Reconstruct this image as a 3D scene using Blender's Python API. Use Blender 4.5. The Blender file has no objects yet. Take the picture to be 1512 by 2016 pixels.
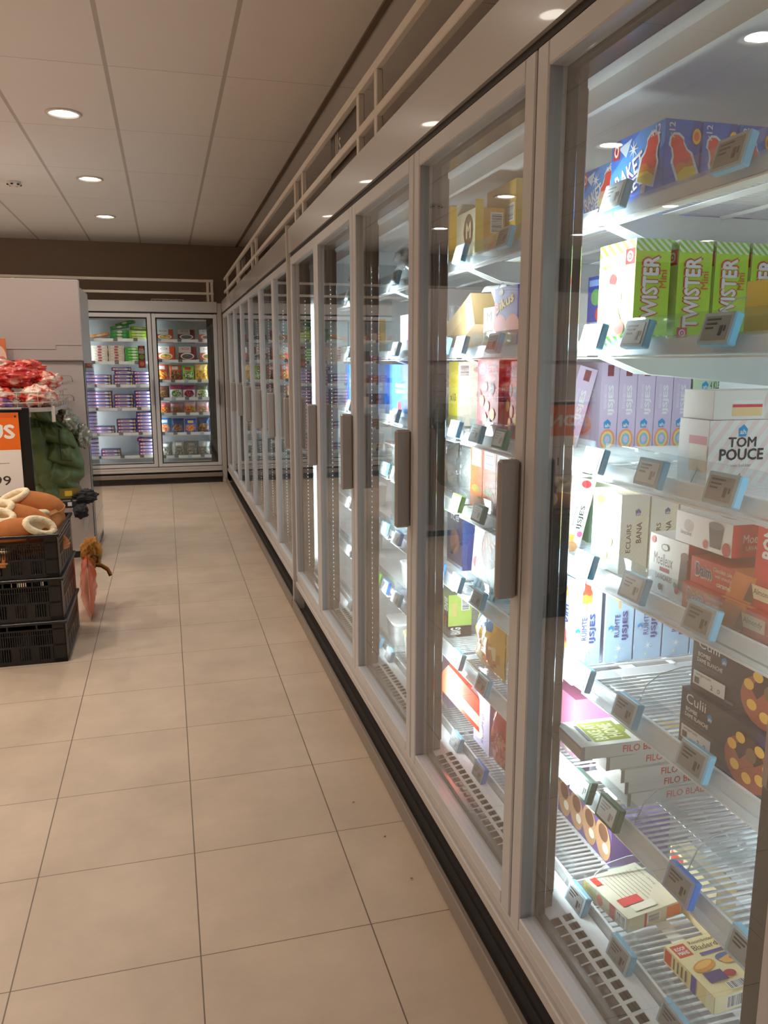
import bpy, math, random
from mathutils import Vector, Matrix, noise
R = math.radians
SC = bpy.context.scene
COL = SC.collection

# ------------------------------------------------------------------ camera, exposure, world
cam_d = bpy.data.cameras.new('camera')
cam = bpy.data.objects.new('camera', cam_d); COL.objects.link(cam)
cam.location = (0, 0, 1.475)
cam.rotation_mode = 'XYZ'
cam.rotation_euler = (math.pi/2 - 0.1852, 0.0, -0.2653)
cam_d.sensor_fit = 'VERTICAL'; cam_d.sensor_height = 36.0
cam_d.lens = 1563.5/2016*36.0
cam_d.clip_start = 0.02; cam_d.clip_end = 60
SC.camera = cam
SC.view_settings.view_transform = 'Standard'
SC.view_settings.look = 'None'
SC.view_settings.gamma = 1.0
SC.view_settings.use_curve_mapping = False
SC.view_settings.exposure = 0.0
try:
    SC.cycles.max_bounces = 10; SC.cycles.diffuse_bounces = 4; SC.cycles.glossy_bounces = 5
    SC.cycles.transmission_bounces = 6; SC.cycles.transparent_max_bounces = 32
    SC.cycles.caustics_reflective = False; SC.cycles.caustics_refractive = False
    SC.cycles.sample_clamp_indirect = 4.0
    SC.cycles.use_denoising = True
except Exception:
    pass
WARM = (1.0, 0.88, 0.77); COOL = (0.84, 0.97, 1.0)
POW_SPOT = 38.0; POW_LED = 13.0; LENS_GLOW = 16.0; DOT_GLOW = 5.0
AMBIENT = 0.05
wd = bpy.data.worlds.new('world'); SC.world = wd; wd.use_nodes = True
wd.node_tree.nodes['Background'].inputs[0].default_value = (0.9, 0.75, 0.6, 1)
wd.node_tree.nodes['Background'].inputs[1].default_value = AMBIENT

def spot(loc, power=POW_SPOT, parent=None):
    l = bpy.data.lights.new('spot', 'SPOT'); l.energy = power; l.color = WARM
    l.spot_size = R(140); l.spot_blend = 0.7; l.shadow_soft_size = 0.05
    o = bpy.data.objects.new('downlight_beam', l); COL.objects.link(o); o.location = loc
    if parent: o.parent = parent
    return o
def strip_light(loc, rot, sx, sy, power, parent=None):
    l = bpy.data.lights.new('strip', 'AREA'); l.shape = 'RECTANGLE'; l.size = sx; l.size_y = sy
    l.energy = power; l.color = COOL
    o = bpy.data.objects.new('strip_glow', l); COL.objects.link(o); o.location = loc; o.rotation_euler = rot
    if parent: o.parent = parent
    return o

# ------------------------------------------------------------------ materials
MATS = {}
def lin(c):
    return tuple(((x/255)/12.92 if x/255 <= .04045 else ((x/255+.055)/1.055)**2.4) for x in c)
def mat(name, col=(.8,.8,.8), rough=.5, metal=0., attr=False, noise_amt=0., noise_scale=8., spec=.5, emit=0., alpha=1., trans=0., bump=0., coat=0.):
    if name in MATS: return MATS[name]
    m = bpy.data.materials.new(name); m.use_nodes = True
    nt = m.node_tree; b = nt.nodes['Principled BSDF']
    b.inputs['Base Color'].default_value = (*col, 1); b.inputs['Roughness'].default_value = rough
    b.inputs['Metallic'].default_value = metal; b.inputs['Specular IOR Level'].default_value = spec
    b.inputs['Coat Weight'].default_value = coat
    src = None
    if attr:
        a = nt.nodes.new('ShaderNodeVertexColor'); a.layer_name = 'Col'; src = a.outputs['Color']
    if noise_amt > 0 or bump > 0:
        tc = nt.nodes.new('ShaderNodeTexCoord'); n = nt.nodes.new('ShaderNodeTexNoise')
        n.inputs['Scale'].default_value = noise_scale; n.inputs['Detail'].default_value = 3
        nt.links.new(tc.outputs['Object'], n.inputs['Vector'])
        if noise_amt > 0:
            mr = nt.nodes.new('ShaderNodeMapRange'); mr.inputs[3].default_value = 1-noise_amt; mr.inputs[4].default_value = 1+noise_amt
            nt.links.new(n.outputs['Fac'], mr.inputs[0])
            mx = nt.nodes.new('ShaderNodeVectorMath'); mx.operation = 'SCALE'
            if src: nt.links.new(src, mx.inputs[0])
            else: mx.inputs[0].default_value = col
            nt.links.new(mr.outputs[0], mx.inputs['Scale']); src = mx.outputs[0]
        if bump > 0:
            bp = nt.nodes.new('ShaderNodeBump'); bp.inputs['Strength'].default_value = bump; bp.inputs['Distance'].default_value = .01
            nt.links.new(n.outputs['Fac'], bp.inputs['Height']); nt.links.new(bp.outputs[0], b.inputs['Normal'])
    if src: nt.links.new(src, b.inputs['Base Color'])
    if emit > 0:
        b.inputs['Emission Color'].default_value = (*col, 1); b.inputs['Emission Strength'].default_value = emit
    b.inputs['Alpha'].default_value = alpha; b.inputs['Transmission Weight'].default_value = trans
    MATS[name] = m; return m

def pane_mat(name, n_layers, tint=(1,1,1), haze=0.0, rough=0.0):
    """clear pane: multi-surface Fresnel reflection over straight transmission"""
    m = bpy.data.materials.new(name); m.use_nodes = True; nt = m.node_tree; nt.nodes.clear()
    out = nt.nodes.new('ShaderNodeOutputMaterial')
    fr = nt.nodes.new('ShaderNodeFresnel'); fr.inputs['IOR'].default_value = 1.5
    geo = nt.nodes.new('ShaderNodeNewGeometry')
    # keep the outside-in value on both faces of the slab
    ior = nt.nodes.new('ShaderNodeMix'); ior.data_type = 'FLOAT'
    ior.inputs[2].default_value = 1.5; ior.inputs[3].default_value = 1/1.5
    nt.links.new(geo.outputs['Backfacing'], ior.inputs[0]); nt.links.new(ior.outputs[0], fr.inputs['IOR'])
    a = nt.nodes.new('ShaderNodeMath'); a.operation = 'MULTIPLY'; a.inputs[1].default_value = n_layers
    b = nt.nodes.new('ShaderNodeMath'); b.operation = 'MULTIPLY_ADD'; b.inputs[1].default_value = n_layers-1; b.inputs[2].default_value = 1
    c = nt.nodes.new('ShaderNodeMath'); c.operation = 'DIVIDE'
    nt.links.new(fr.outputs[0], a.inputs[0]); nt.links.new(fr.outputs[0], b.inputs[0])
    nt.links.new(a.outputs[0], c.inputs[0]); nt.links.new(b.outputs[0], c.inputs[1])
    tr = nt.nodes.new('ShaderNodeBsdfTransparent'); tr.inputs[0].default_value = (*tint, 1)
    gl = nt.nodes.new('ShaderNodeBsdfGlossy'); gl.inputs['Roughness'].default_value = rough
    mx = nt.nodes.new('ShaderNodeMixShader')
    nt.links.new(c.outputs[0], mx.inputs[0]); nt.links.new(tr.outputs[0], mx.inputs[1]); nt.links.new(gl.outputs[0], mx.inputs[2])
    last = mx.outputs[0]
    if haze > 0:
        df = nt.nodes.new('ShaderNodeBsdfDiffuse'); df.inputs[0].default_value = (.9,.95,.97,1)
        m2 = nt.nodes.new('ShaderNodeMixShader'); m2.inputs[0].default_value = haze
        nt.links.new(last, m2.inputs[1]); nt.links.new(df.outputs[0], m2.inputs[2]); last = m2.outputs[0]
    nt.links.new(last, out.inputs[0]); MATS[name] = m; return m

def grid_mat(name, base, line, ox, oy, tx, ty, wx, wy, rough, var=.06, mottled=.12, bump=0.):
    """tiles laid on a grid, with joints of width wx (lines along Y) and wy (lines along X)"""
    m = bpy.data.materials.new(name); m.use_nodes = True; nt = m.node_tree; bs = nt.nodes['Principled BSDF']
    g = nt.nodes.new('ShaderNodeNewGeometry'); sep = nt.nodes.new('ShaderNodeSeparateXYZ'); nt.links.new(g.outputs['Position'], sep.inputs[0])
    def mth(op, a, b=None, c=None):
        n = nt.nodes.new('ShaderNodeMath'); n.operation = op
        for i, v in enumerate((a, b, c)):
            if v is None: continue
            if isinstance(v, (int, float)): n.inputs[i].default_value = v
            else: nt.links.new(v, n.inputs[i])
        return n.outputs[0]
    cells = []; masks = []
    for ax, o, t, w in ((0, ox, tx, wx), (1, oy, ty, wy)):
        s = mth('DIVIDE', mth('SUBTRACT', sep.outputs[ax], o), t)
        cells.append(mth('FLOOR', s))
        d = mth('MULTIPLY', mth('ABSOLUTE', mth('SUBTRACT', mth('FRACT', mth('ADD', s, .5)), .5)), t)
        masks.append(mth('LESS_THAN', d, w/2))
    msk = mth('MAXIMUM', masks[0], masks[1])
    cmb = nt.nodes.new('ShaderNodeCombineXYZ'); nt.links.new(cells[0], cmb.inputs[0]); nt.links.new(cells[1], cmb.inputs[1])
    wn = nt.nodes.new('ShaderNodeTexWhiteNoise'); wn.noise_dimensions = '3D'; nt.links.new(cmb.outputs[0], wn.inputs[0])
    ns = nt.nodes.new('ShaderNodeTexNoise'); ns.inputs['Scale'].default_value = 3.2; ns.inputs['Detail'].default_value = 6; ns.inputs['Roughness'].default_value = .65
    nt.links.new(g.outputs['Position'], ns.inputs['Vector'])
    v = mth('ADD', mth('MULTIPLY_ADD', wn.outputs['Value'], var, 1-var/2), mth('MULTIPLY_ADD', ns.outputs['Fac'], mottled, -mottled/2))
    sc = nt.nodes.new('ShaderNodeVectorMath'); sc.operation = 'SCALE'; sc.inputs[0].default_value = base; nt.links.new(v, sc.inputs['Scale'])
    mx = nt.nodes.new('ShaderNodeMix'); mx.data_type = 'RGBA'; nt.links.new(msk, mx.inputs[0]); nt.links.new(sc.outputs[0], mx.inputs[6]); mx.inputs[7].default_value = (*line, 1)
    nt.links.new(mx.outputs[2], bs.inputs['Base Color'])
    bs.inputs['Roughness'].default_value = rough
    if bump:
        bp = nt.nodes.new('ShaderNodeBump'); bp.inputs['Strength'].default_value = bump; bp.inputs['Distance'].default_value = .002; bp.invert = True
        nt.links.new(msk, bp.inputs['Height']); nt.links.new(bp.outputs[0], bs.inputs['Normal'])
    MATS[name] = m; return m

M_FLOOR = grid_mat('floor_tile', (.49,.385,.285), (.12,.085,.06), -.4279, 1.3842, .4445, .4445, .0035, .0028, .40, .07, .62, .3)
M_CEIL = grid_mat('ceiling_tile', (.82,.805,.79), (.52,.49,.46), -.8188, 4.6366, .600, 1.180, .022, .006, .9, .03, .04)
M_WALL = mat('wall_taupe', lin((156,138,122)), .85, noise_amt=.04)
M_STEEL = mat('powder_grey', lin((192,186,181)), .33, .0, noise_amt=.015, noise_scale=3)
M_FRAME = mat('door_aluminium', lin((202,202,204)), .32, .12)
M_FASC = mat('fascia_grey', lin((193,191,190)), .22, .15, coat=.3)
M_HANDLE = mat('handle_grey', lin((176,171,168)), .38, .3)
M_BLACK = mat('black_recess', (.012,.011,.010), .5); M_RECESS = mat('dark_plinth', (.055,.045,.038), .5)
M_MULL = mat('mullion_dark', (.035,.03,.027), .18)
M_LINER = mat('freezer_liner', (.80,.83,.84), .45, noise_amt=.02)
M_WIRE = mat('white_wire', (.86,.88,.89), .35)
M_GLASS = pane_mat('door_glass', 1.8, (.975,.99,.985))
M_CLEAR = pane_mat('clear_plastic', 1.3, (.95,.98,.99), .03, .06)
M_RAIL = pane_mat('clear_rail', 1.2, (.9,.94,.96), .25, .12)
M_DOT = mat('led_dot', (.9,.97,1.0), .4, emit=DOT_GLOW)
M_LENS = mat('lamp_lens', (1.0,.93,.82), .4, emit=LENS_GLOW)
M_WHITE = mat('white_metal', lin((222,216,208)), .4)
M_CARD = mat('printed_card', attr=True, rough=.38, col=(1,1,1))
M_GLOSS = mat('printed_film', attr=True, rough=.16, col=(1,1,1), bump=.25, noise_scale=40)
M_PLAIN = mat('matt_print', attr=True, rough=.7, col=(1,1,1))
M_BLKPL = mat('black_plastic', (.010,.010,.011), .32)

# ------------------------------------------------------------------ mesh builder
FONT_CACHE = {}
def glyphs(s):
    k = s
    if k in FONT_CACHE: return FONT_CACHE[k]
    cu = bpy.data.curves.new('txt', 'FONT'); cu.body = s; cu.size = 1; cu.align_x = 'CENTER'; cu.align_y = 'CENTER'
    cu.resolution_u = 2; cu.fill_mode = 'FRONT'
    o = bpy.data.objects.new('txt', cu)
    me = bpy.data.meshes.new_from_object(o)
    vs = [(v.co.x, v.co.y) for v in me.vertices]; fs = [tuple(p.vertices) for p in me.polygons]
    xs = [v[0] for v in vs] or [0, 1]; ys = [v[1] for v in vs] or [0, 1]
    cx, cy = (min(xs)+max(xs))/2, (min(ys)+max(ys))/2
    vs = [(x-cx, y-cy) for x, y in vs]
    out = []
    for f in fs:   # facing +z
        a = sum(vs[f[i]][0]*vs[f[(i+1) % len(f)]][1]-vs[f[(i+1) % len(f)]][0]*vs[f[i]][1] for i in range(len(f)))
        out.append(f if a > 0 else tuple(reversed(f)))
    r = (vs, out, max(xs)-min(xs), max(ys)-min(ys))
    bpy.data.objects.remove(o); bpy.data.curves.remove(cu); bpy.data.meshes.remove(me)
    FONT_CACHE[k] = r; return r

class MB:
    def __init__(s): s.v = []; s.f = []; s.m = []; s.c = []; s.mats = []; s.sm = []
    def mi(s, m):
        if m not in s.mats: s.mats.append(m)
        return s.mats.index(m)
    def add(s, vs, fs, m, c=(1,1,1), smooth=False):
        o = len(s.v); s.v += [tuple(v) for v in vs]; k = s.mi(m)
        for i, f in enumerate(fs):
            s.f.append(tuple(o+j for j in f)); s.m.append(k); s.c.append(c[i] if isinstance(c, list) else c); s.sm.append(smooth)
    def box(s, x0, x1, y0, y1, z0, z1, m, c=(1,1,1)):
        vs = [(x,y,z) for z in (z0,z1) for y in (y0,y1) for x in (x0,x1)]
        s.add(vs, [(0,2,3,1),(4,5,7,6),(0,1,5,4),(2,6,7,3),(0,4,6,2),(1,3,7,5)], m, c); return s
    def cbox(s, x0, x1, y0, y1, z0, z1, m, c=(1,1,1), b=.003):
        """box with chamfered edges"""
        X = ((x0,x0+b),(x1,x1-b)); Y = ((y0,y0+b),(y1,y1-b)); Z = ((z0,z0+b),(z1,z1-b))
        vs = []; idx = {}
        for i in (0,1):
            for j in (0,1):
                for k in (0,1):
                    for a in range(3):
                        p = (X[i][0 if a == 0 else 1], Y[j][0 if a == 1 else 1], Z[k][0 if a == 2 else 1])
                        idx[i,j,k,a] = len(vs); vs.append(p)
        cen = Vector(((x0+x1)/2,(y0+y1)/2,(z0+z1)/2)); fs = []
        def put(f):
            pts = [Vector(vs[q]) for q in f]; n = (pts[1]-pts[0]).cross(pts[2]-pts[0]); mid = sum(pts, Vector())/len(pts)
            fs.append(tuple(f) if n.dot(mid-cen) > 0 else tuple(reversed(f)))
        I = idx
        for i in (0,1): put([I[i,0,0,0],I[i,1,0,0],I[i,1,1,0],I[i,0,1,0]]); put([I[0,i,0,1],I[1,i,0,1],I[1,i,1,1],I[0,i,1,1]]); put([I[0,0,i,2],I[1,0,i,2],I[1,1,i,2],I[0,1,i,2]])
        for i in (0,1):
            for j in (0,1):
                put([I[i,j,0,0],I[i,j,0,1],I[i,j,1,1],I[i,j,1,0]]); put([I[i,0,j,0],I[i,0,j,2],I[i,1,j,2],I[i,1,j,0]]); put([I[0,i,j,1],I[0,i,j,2],I[1,i,j,2],I[1,i,j,1]])
                for k in (0,1): put([I[i,j,k,0],I[i,j,k,1],I[i,j,k,2]])
        s.add(vs, fs, m, c); return s
    def tube(s, pts, r, m, c=(1,1,1), n=6, closed=False, smooth=True):
        pts = [Vector(p) for p in pts]; rings = []; N = len(pts)
        up = Vector((0,0,1))
        for i, p in enumerate(pts):
            a = pts[(i-1) % N] if (i > 0 or closed) else p; b = pts[(i+1) % N] if (i < N-1 or closed) else p
            t = (b-a).normalized()
            u = t.cross(up)
            if u.length < .05: u = t.cross(Vector((1,0,0)))
            u.normalize(); w = u.cross(t)
            rr = r[i] if isinstance(r, (list, tuple)) else r
            rings.append([p+u*rr*math.cos(6.2832*k/n)+w*rr*math.sin(6.2832*k/n) for k in range(n)])
        vs = [q for g in rings for q in g]; fs = []
        for i in range(N if closed else N-1):
            j = (i+1) % N
            for k in range(n):
                l = (k+1) % n; fs.append((i*n+k, j*n+k, j*n+l, i*n+l))
        if not closed: fs += [tuple(range(n)), tuple(reversed(range((N-1)*n, N*n)))]
        s.add(vs, fs, m, c, smooth); return s
    def grid(s, fn, nu, nv, m, c=(1,1,1), smooth=True, wu=False, colfn=None):
        """surface fn(u,v), u, v in 0..1"""
        ku = nu if wu else nu+1
        vs = [fn(i/nu, j/nv) for j in range(nv+1) for i in range(ku)]; fs = []; cs = []
        for j in range(nv):
            for i in range(nu):
                i2 = (i+1) % ku
                fs.append((j*ku+i, j*ku+i2, (j+1)*ku+i2, (j+1)*ku+i)); cs.append(colfn((i+.5)/nu, (j+.5)/nv) if colfn else c)
        s.add(vs, fs, m, cs, smooth); return s
    def prism(s, poly, y0, y1, m, c=(1,1,1), axis='y'):
        """2D polygon (counter-clockwise) extruded along an axis; poly is (x,z) for y, (y,z) for x, (x,y) for z"""
        def P(p, t): return (p[0], t, p[1]) if axis == 'y' else (t, p[0], p[1]) if axis == 'x' else (p[0], p[1], t)
        n = len(poly); vs = [P(p, y0) for p in poly]+[P(p, y1) for p in poly]
        a, b = tuple(range(n)), tuple(reversed(range(n, 2*n)))
        fs = [a, b]+[(i, n+i, n+(i+1) % n, (i+1) % n) for i in range(n)]
        if axis != 'y': fs = [tuple(reversed(f)) for f in fs]
        s.add(vs, fs, m, c); return s
    def mesh(s, name, fix=False):
        me = bpy.data.meshes.new(name); me.from_pydata(s.v, [], s.f)
        for m in s.mats: me.materials.append(m)
        me.polygons.foreach_set('material_index', s.m)
        me.polygons.foreach_set('use_smooth', s.sm)
        ca = me.color_attributes.new('Col', 'FLOAT_COLOR', 'CORNER')
        buf = []
        for f, c in zip(s.f, s.c): buf += [c[0], c[1], c[2], 1.0]*len(f)
        ca.data.foreach_set('color', buf)
        me.update()
        if fix:
            import bmesh
            b = bmesh.new(); b.from_mesh(me); bmesh.ops.recalc_face_normals(b, faces=b.faces); b.to_mesh(me); b.free()
        return me
    def obj(s, name, parent=None, fix=False, **k):
        return link(s.mesh(name, fix), name, parent, **k)

def link(me, name, parent=None, loc=(0,0,0), rot=(0,0,0), scale=None, label=None, cat=None, group=None, kind=None):
    o = bpy.data.objects.new(name, me); COL.objects.link(o)
    o.location = loc; o.rotation_euler = rot
    if scale: o.scale = scale
    if parent: o.parent = parent
    tag(o, label, cat, group, kind); return o
def tag(o, label=None, cat=None, group=None, kind=None):
    if label: o['label'] = label
    if cat: o['category'] = cat
    if group: o['group'] = group
    if kind: o['kind'] = kind
    return o
def thing(name, label, cat, loc=(0,0,0), rot=(0,0,0), group=None):
    return link(None, name, None, loc, rot, None, label, cat, group)
def copy_tree(o, parent=None, **k):
    c = o.copy(); COL.objects.link(c)
    if parent: c.parent = parent
    for ch in list(o.children): copy_tree(ch, c)
    for a in ('loc', 'rot'):
        if a in k: setattr(c, 'location' if a == 'loc' else 'rotation_euler', k[a])
    tag(c, k.get('label'), k.get('cat'), k.get('group')); return c
ORD = ['first','second','third','fourth','fifth','sixth','seventh','eighth','ninth','tenth','eleventh','twelfth']

# ------------------------------------------------------------------ the room
XD = .707          # door plane of the right-hand freezer row
YF = 10.14         # door plane of the freezer on the end wall
H = 2.973
b = MB(); b.box(-7, 1.75, -3.1, 11.1, -.1, 0, M_FLOOR); b.obj('floor', kind='structure')
b = MB(); b.box(-7, 1.75, -3.1, 11.1, H, H+.1, M_CEIL); b.obj('ceiling', kind='structure')
b = MB(); b.box(-7, 1.75, 10.96, 11.06, 0, H, M_WALL); b.obj('wall_back', kind='structure')
b = MB(); b.box(1.64, 1.74, -3.0, 10.96, 0, H, M_WALL); b.obj('wall_right', kind='structure')
b = MB(); b.box(-7, -6.9, -3.0, 10.96, 0, H, M_WALL); b.obj('wall_left', kind='structure')
b = MB(); b.box(-7, 1.75, -3.1, -3.0, 0, H, M_WALL); b.obj('wall_front', kind='structure')
b = MB(); b.box(.962, .99, -3.0, 10.96, H-.012, H, mat('ceiling_profile', lin((120,106,92)), .7)); b.obj('trim_1', kind='structure')

# downlights
def downlight_meshes():
    a = MB(); n = 32
    prof = [(.088,-.001),(.104,-.001),(.106,.006),(.088,.010),(.088,-.001)]
    def ring(u, v):
        t = v*4; i = min(3, int(t)); f = t-i
        r = prof[i][0]*(1-f)+prof[i+1][0]*f; z = prof[i][1]*(1-f)+prof[i+1][1]*f
        return (r*math.cos(u*6.28319), r*math.sin(u*6.28319), -z)
    a.grid(ring, n, 4, M_WHITE, wu=True)
    c = MB()
    c.grid(lambda u, v: ((.088-.03*v)*math.cos(u*6.28319), (.088-.03*v)*math.sin(u*6.28319), .0+.0*v-.002), n, 1, mat('reflector', (.9,.85,.78), .15, .6, emit=1.2), wu=True)
    d = MB(); vs = [(.060*math.cos(k*6.28319/n), .060*math.sin(k*6.28319/n), -.0025) for k in range(n)]
    d.add(vs, [tuple(reversed(range(n)))], M_LENS)
    return a.mesh('trim_ring'), c.mesh('reflector'), d.mesh('lens')
tr_m, rf_m, ln_m = downlight_meshes()
lamp_spots = [(-.52,y) for y in (.14,1.94,3.74,5.53,7.34,9.11)]+[(-1.62,8.91),(-1.62,7.1),(-1.62,5.3),(-1.30,3.45)]+[(x,y) for x in (-3.34,-5.12) for y in (8.9,7.1,5.3,3.5,1.7,-.1)]+[(-.52,-1.7),(-1.9,1.2),(-1.9,-.8)]
lamp_names = {(-.52,9.11):'round recessed downlight farthest down the aisle, above the end freezer', (-.52,7.34):'round recessed downlight above the aisle, middle of the three seen',
              (-.52,5.53):'round recessed downlight nearest the camera, largest and brightest above the aisle'}
for (x, y) in lamp_spots:
    lb = lamp_names.get((x,y), 'downlight outside the frame, %s, %s' % ({-.52: 'in the aisle row', -1.62: 'in the second row', -1.30: 'beside the aisle row', -3.34: 'in the third row', -5.12: 'by the left wall', -1.9: 'behind the camera to the left'}[x], '%.1f metres along' % (y+3.2)))
    t = thing('ceiling_downlight', lb, 'ceiling light', (x, y, H), group='round downlights in the tiled ceiling')
    link(tr_m, 'trim_ring', t); link(rf_m, 'reflector', t); link(ln_m, 'lens', t)
    spot((0,0,-.03), POW_SPOT*(3.0 if x < -2 else 1.9 if x == -1.30 else .10 if y < 2.5 else 1.0), t)
# smoke detector
t = thing('smoke_detector', 'small white round smoke detector on the ceiling at far left', 'smoke detector', (-1.145, 7.626, H))
b = MB(); b.grid(lambda u, v: ([.052,.055,.045,.030][min(3,int(v*3+.01))]*math.cos(u*6.28319), [.052,.055,.045,.030][min(3,int(v*3+.01))]*math.sin(u*6.28319), [-.0,-.018,-.030,-.034][min(3,int(v*3+.01))]), 24, 3, M_WHITE, wu=True)
b.add([(.03*math.cos(k*.2618), .03*math.sin(k*.2618), -.034) for k in range(24)], [tuple(reversed(range(24)))], M_WHITE); b.obj('housing', t)
for k in range(6):
    a = k*1.0472+.3; b = MB(); b.box(.049*math.cos(a)-.009, .049*math.cos(a)+.009, .049*math.sin(a)-.009, .049*math.sin(a)+.009, -.031, -.022, M_BLACK); b.obj('vent_slot', t)

# ------------------------------------------------------------------ freezer cabinets (local x along the front, y into the cabinet)
Z0, Z1 = .215, 2.058
def door_meshes(p):
    f = MB(); w = .045; x0, x1 = .004, p-.004
    f.cbox(x0, x0+w, 0, .04, Z0, Z1, M_FRAME); f.cbox(x1-w, x1, 0, .04, Z0, Z1, M_FRAME)
    f.cbox(x0+w, x1-w, 0, .04, Z0, Z0+.036, M_FRAME); f.cbox(x0+w, x1-w, 0, .04, Z1-.045, Z1, M_FRAME)
    g = MB(); g.box(x0+w-.004, x1-w+.004, .016, .034, Z0+.032, Z1-.041, M_GLASS)
    k = MB(); r = .030
    k.box(x0+.012, x0+w+.012, .042, .052, Z0+.01, Z1-.01, M_MULL); k.box(x1-w-.012, x1-.012, .042, .052, Z0+.01, Z1-.01, M_MULL)
    k.box(x0+w, x1-w, .042, .052, Z0+.01, Z0+.05, M_MULL); k.box(x0+w, x1-w, .042, .052, Z1-.06, Z1-.01, M_MULL)
    h = MB(); hx = x1-.012; z0, z1 = .978, 1.278
    h.cbox(hx-.014, hx+.006, -.048, 0, z0, z1, M_HANDLE, b=.006)
    n = MB(); n.tube([(x1-.02,.018,Z1),(x1-.02,.018,Z1+.018)], .009, M_WHITE, n=10); n2 = MB(); n2.tube([(x0+.02,.018,Z1),(x0+.02,.018,Z1+.018)], .009, M_WHITE, n=10)
    return [(f.mesh('door'), None), (g.mesh('glass_pane'), 'glass_pane'), (k.mesh('door_seal'), 'door_seal'), (h.mesh('handle'), 'handle'), (n.mesh('hinge_pin'), 'hinge_pin'), (n2.mesh('hinge_pin'), 'hinge_pin')]
def led_mesh():
    out = []
    for sx in (-1, 1):
        a = MB(); z = .30
        while z < 1.82: a.box(sx*.037-.002, sx*.037+.002, .0610, .0655, z, z+.005, M_DOT); z += .021
        out.append(a.mesh('led_dots'))
    return out
LED_ME = led_mesh()
m_ = MB(); m_.cbox(-.064, .064, .046, .059, .20, 2.04, M_MULL); m_.box(-.035, .035, .059, .09, .20, 2.04, M_MULL); MULL_ME = m_.mesh('mullion')
m_ = MB(); m_.cbox(-.03, .03, .09, .097, .28, 1.99, M_MULL); STRIP_ME = m_.mesh('light_strip')

def cabinet(label, n, p, loc, rot, kick, end_left=True, end_right=True):
    t = thing('upright_freezer', label, 'freezer', loc, rot, None); L = n*p+(.026 if p == .78 else 0); D = .80
    b = MB()
    b.box(0, L, D-.03, D, 0.02, 2.17, M_STEEL); b.box(0, L, .05, D, 2.13, 2.17, M_STEEL)
    b.box(0, L, .06, D-.03, .02, .10, M_STEEL)
    b.box(-.0, .015, .05, D, .02, 2.13, M_STEEL); b.box(L-.015, L, .05, D, .02, 2.13, M_STEEL)
    b.obj('casing', t)
    b = MB(); q = .016
    b.box(q, L-q, D-.11, D-.03, .10, 2.06, M_LINER); b.box(q, L-q, .075, D-.11, 2.03, 2.06, M_LINER); b.box(q, L-q, .075, D-.11, .10, .13, M_LINER)
    b.box(q, .03, .075, D-.11, .13, 2.03, M_LINER); b.box(L-.03, L-q, .075, D-.11, .13, 2.03, M_LINER)
    b.box(q, L-q, .17, .185, 1.985, 2.03, M_LINER); b.obj('inner_liner', t)
    b = MB(); b.prism([(-.004,2.078),(.05,2.078),(.05,2.205),(-.010,2.205)], 0, L, M_FASC, axis='x'); b.box(0, L, .006, .05, 2.062, 2.078, M_BLACK); b.obj('fascia', t)
    b = MB(); b.cbox(0, L, .045, .09, 2.0, 2.062, M_MULL); b.obj('header_beam', t)
    b = MB(); b.cbox(0, L, -.004, .07, .148, .178, M_STEEL); b.cbox(0, L, .004, .07, .180, .207, M_STEEL); b.cbox(0, L, .05, .11, .20, .235, M_MULL); b.obj('sill', t)
    b = MB(); b.box(0, L, .045, .06, .006, .148, M_RECESS); b.box(0, L, -.008, .045, .001, .006, M_RECESS); b.obj('plinth_recess', t)
    b = MB()
    if kick == 'low': b.cbox(0, L, -.028, -.012, .004, .064, mat('kick_grey', lin((132,120,110)), .4), b=.003)
    else: b.cbox(0, L, -.012, .035, .072, .122, mat('kick_grey', lin((150,138,128)), .35), b=.005)
    b.obj('kick_plate', t)
    dm = door_meshes(p)
    for i in range(n):
        d = link(dm[0][0], 'door', t, (i*p, 0, 0), scale=(1.034,1,1) if (p == .78 and i == n-1) else None)
        for me, nm in dm[1:]: link(me, nm, d)
    for i in range(n+1):
        x = min(max(i*p, .064), L-.064)
        mu = link(MULL_ME, 'mullion', t, (x, 0, 0)); link(STRIP_ME, 'light_strip', mu); link(LED_ME[0], 'led_dots', mu, kind='stuff'); link(LED_ME[1], 'led_dots', mu, kind='stuff')
        strip_light((x, .105, 1.06), (R(90), 0, 0), .05, 1.48, POW_LED*(.42 if kick == 'high' else 1.0)*(.5 if i in (0, n) else 1.0), t)
    # return-air grille: slots in a tilted plate under the bottom shelf
    b = MB(); wslot = .021; pit = .029; yf, yb = .066, .150
    def G(x, y): return (x, y, .262-.16*(yb-y))
    def quad(x0, x1, y0, y1):
        q = [G(x0,y0), G(x1,y0), G(x1,y1), G(x0,y1)]; b.add(q, [(0,1,2,3)], M_LINER); b.add([(v[0], v[1], v[2]-.0015) for v in q], [(3,2,1,0)], M_LINER)
    quad(.02, L-.02, .117, yb); quad(.02, L-.02, .087, .096)
    x = .03
    while x < L-.05:
        nxt = x+pit; m = (x+wslot/2) % p
        if .06 < m < p-.06: quad(x+wslot, nxt, .096, .117); quad(x+wslot+.003, nxt-.002, yf, .087)
        else: quad(x, nxt, .096, .117); quad(x, nxt, yf, .087)
        x = nxt
    b.box(.02, L-.02, .064, .152, .205, .212, M_BLACK)  # black sheet added under the slots, its colour standing in for shade below
    b.obj('air_grille', t)
    if end_left: b = MB(); b.cbox(-.018, .0, -.02, .05, 0.0, 2.23, M_STEEL); b.obj('end_panel', t)
    if end_right: b = MB(); b.cbox(L, L+.018, -.02, .05, 0.0, 2.23, M_STEEL); b.obj('end_panel', t)
    return t
cabA = cabinet('tall grey glass-door freezer row at right nearest the camera, full of ice cream', 5, .78, (XD, 4.62, 0), (0,0,R(-90)), 'low', True, True)
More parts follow.
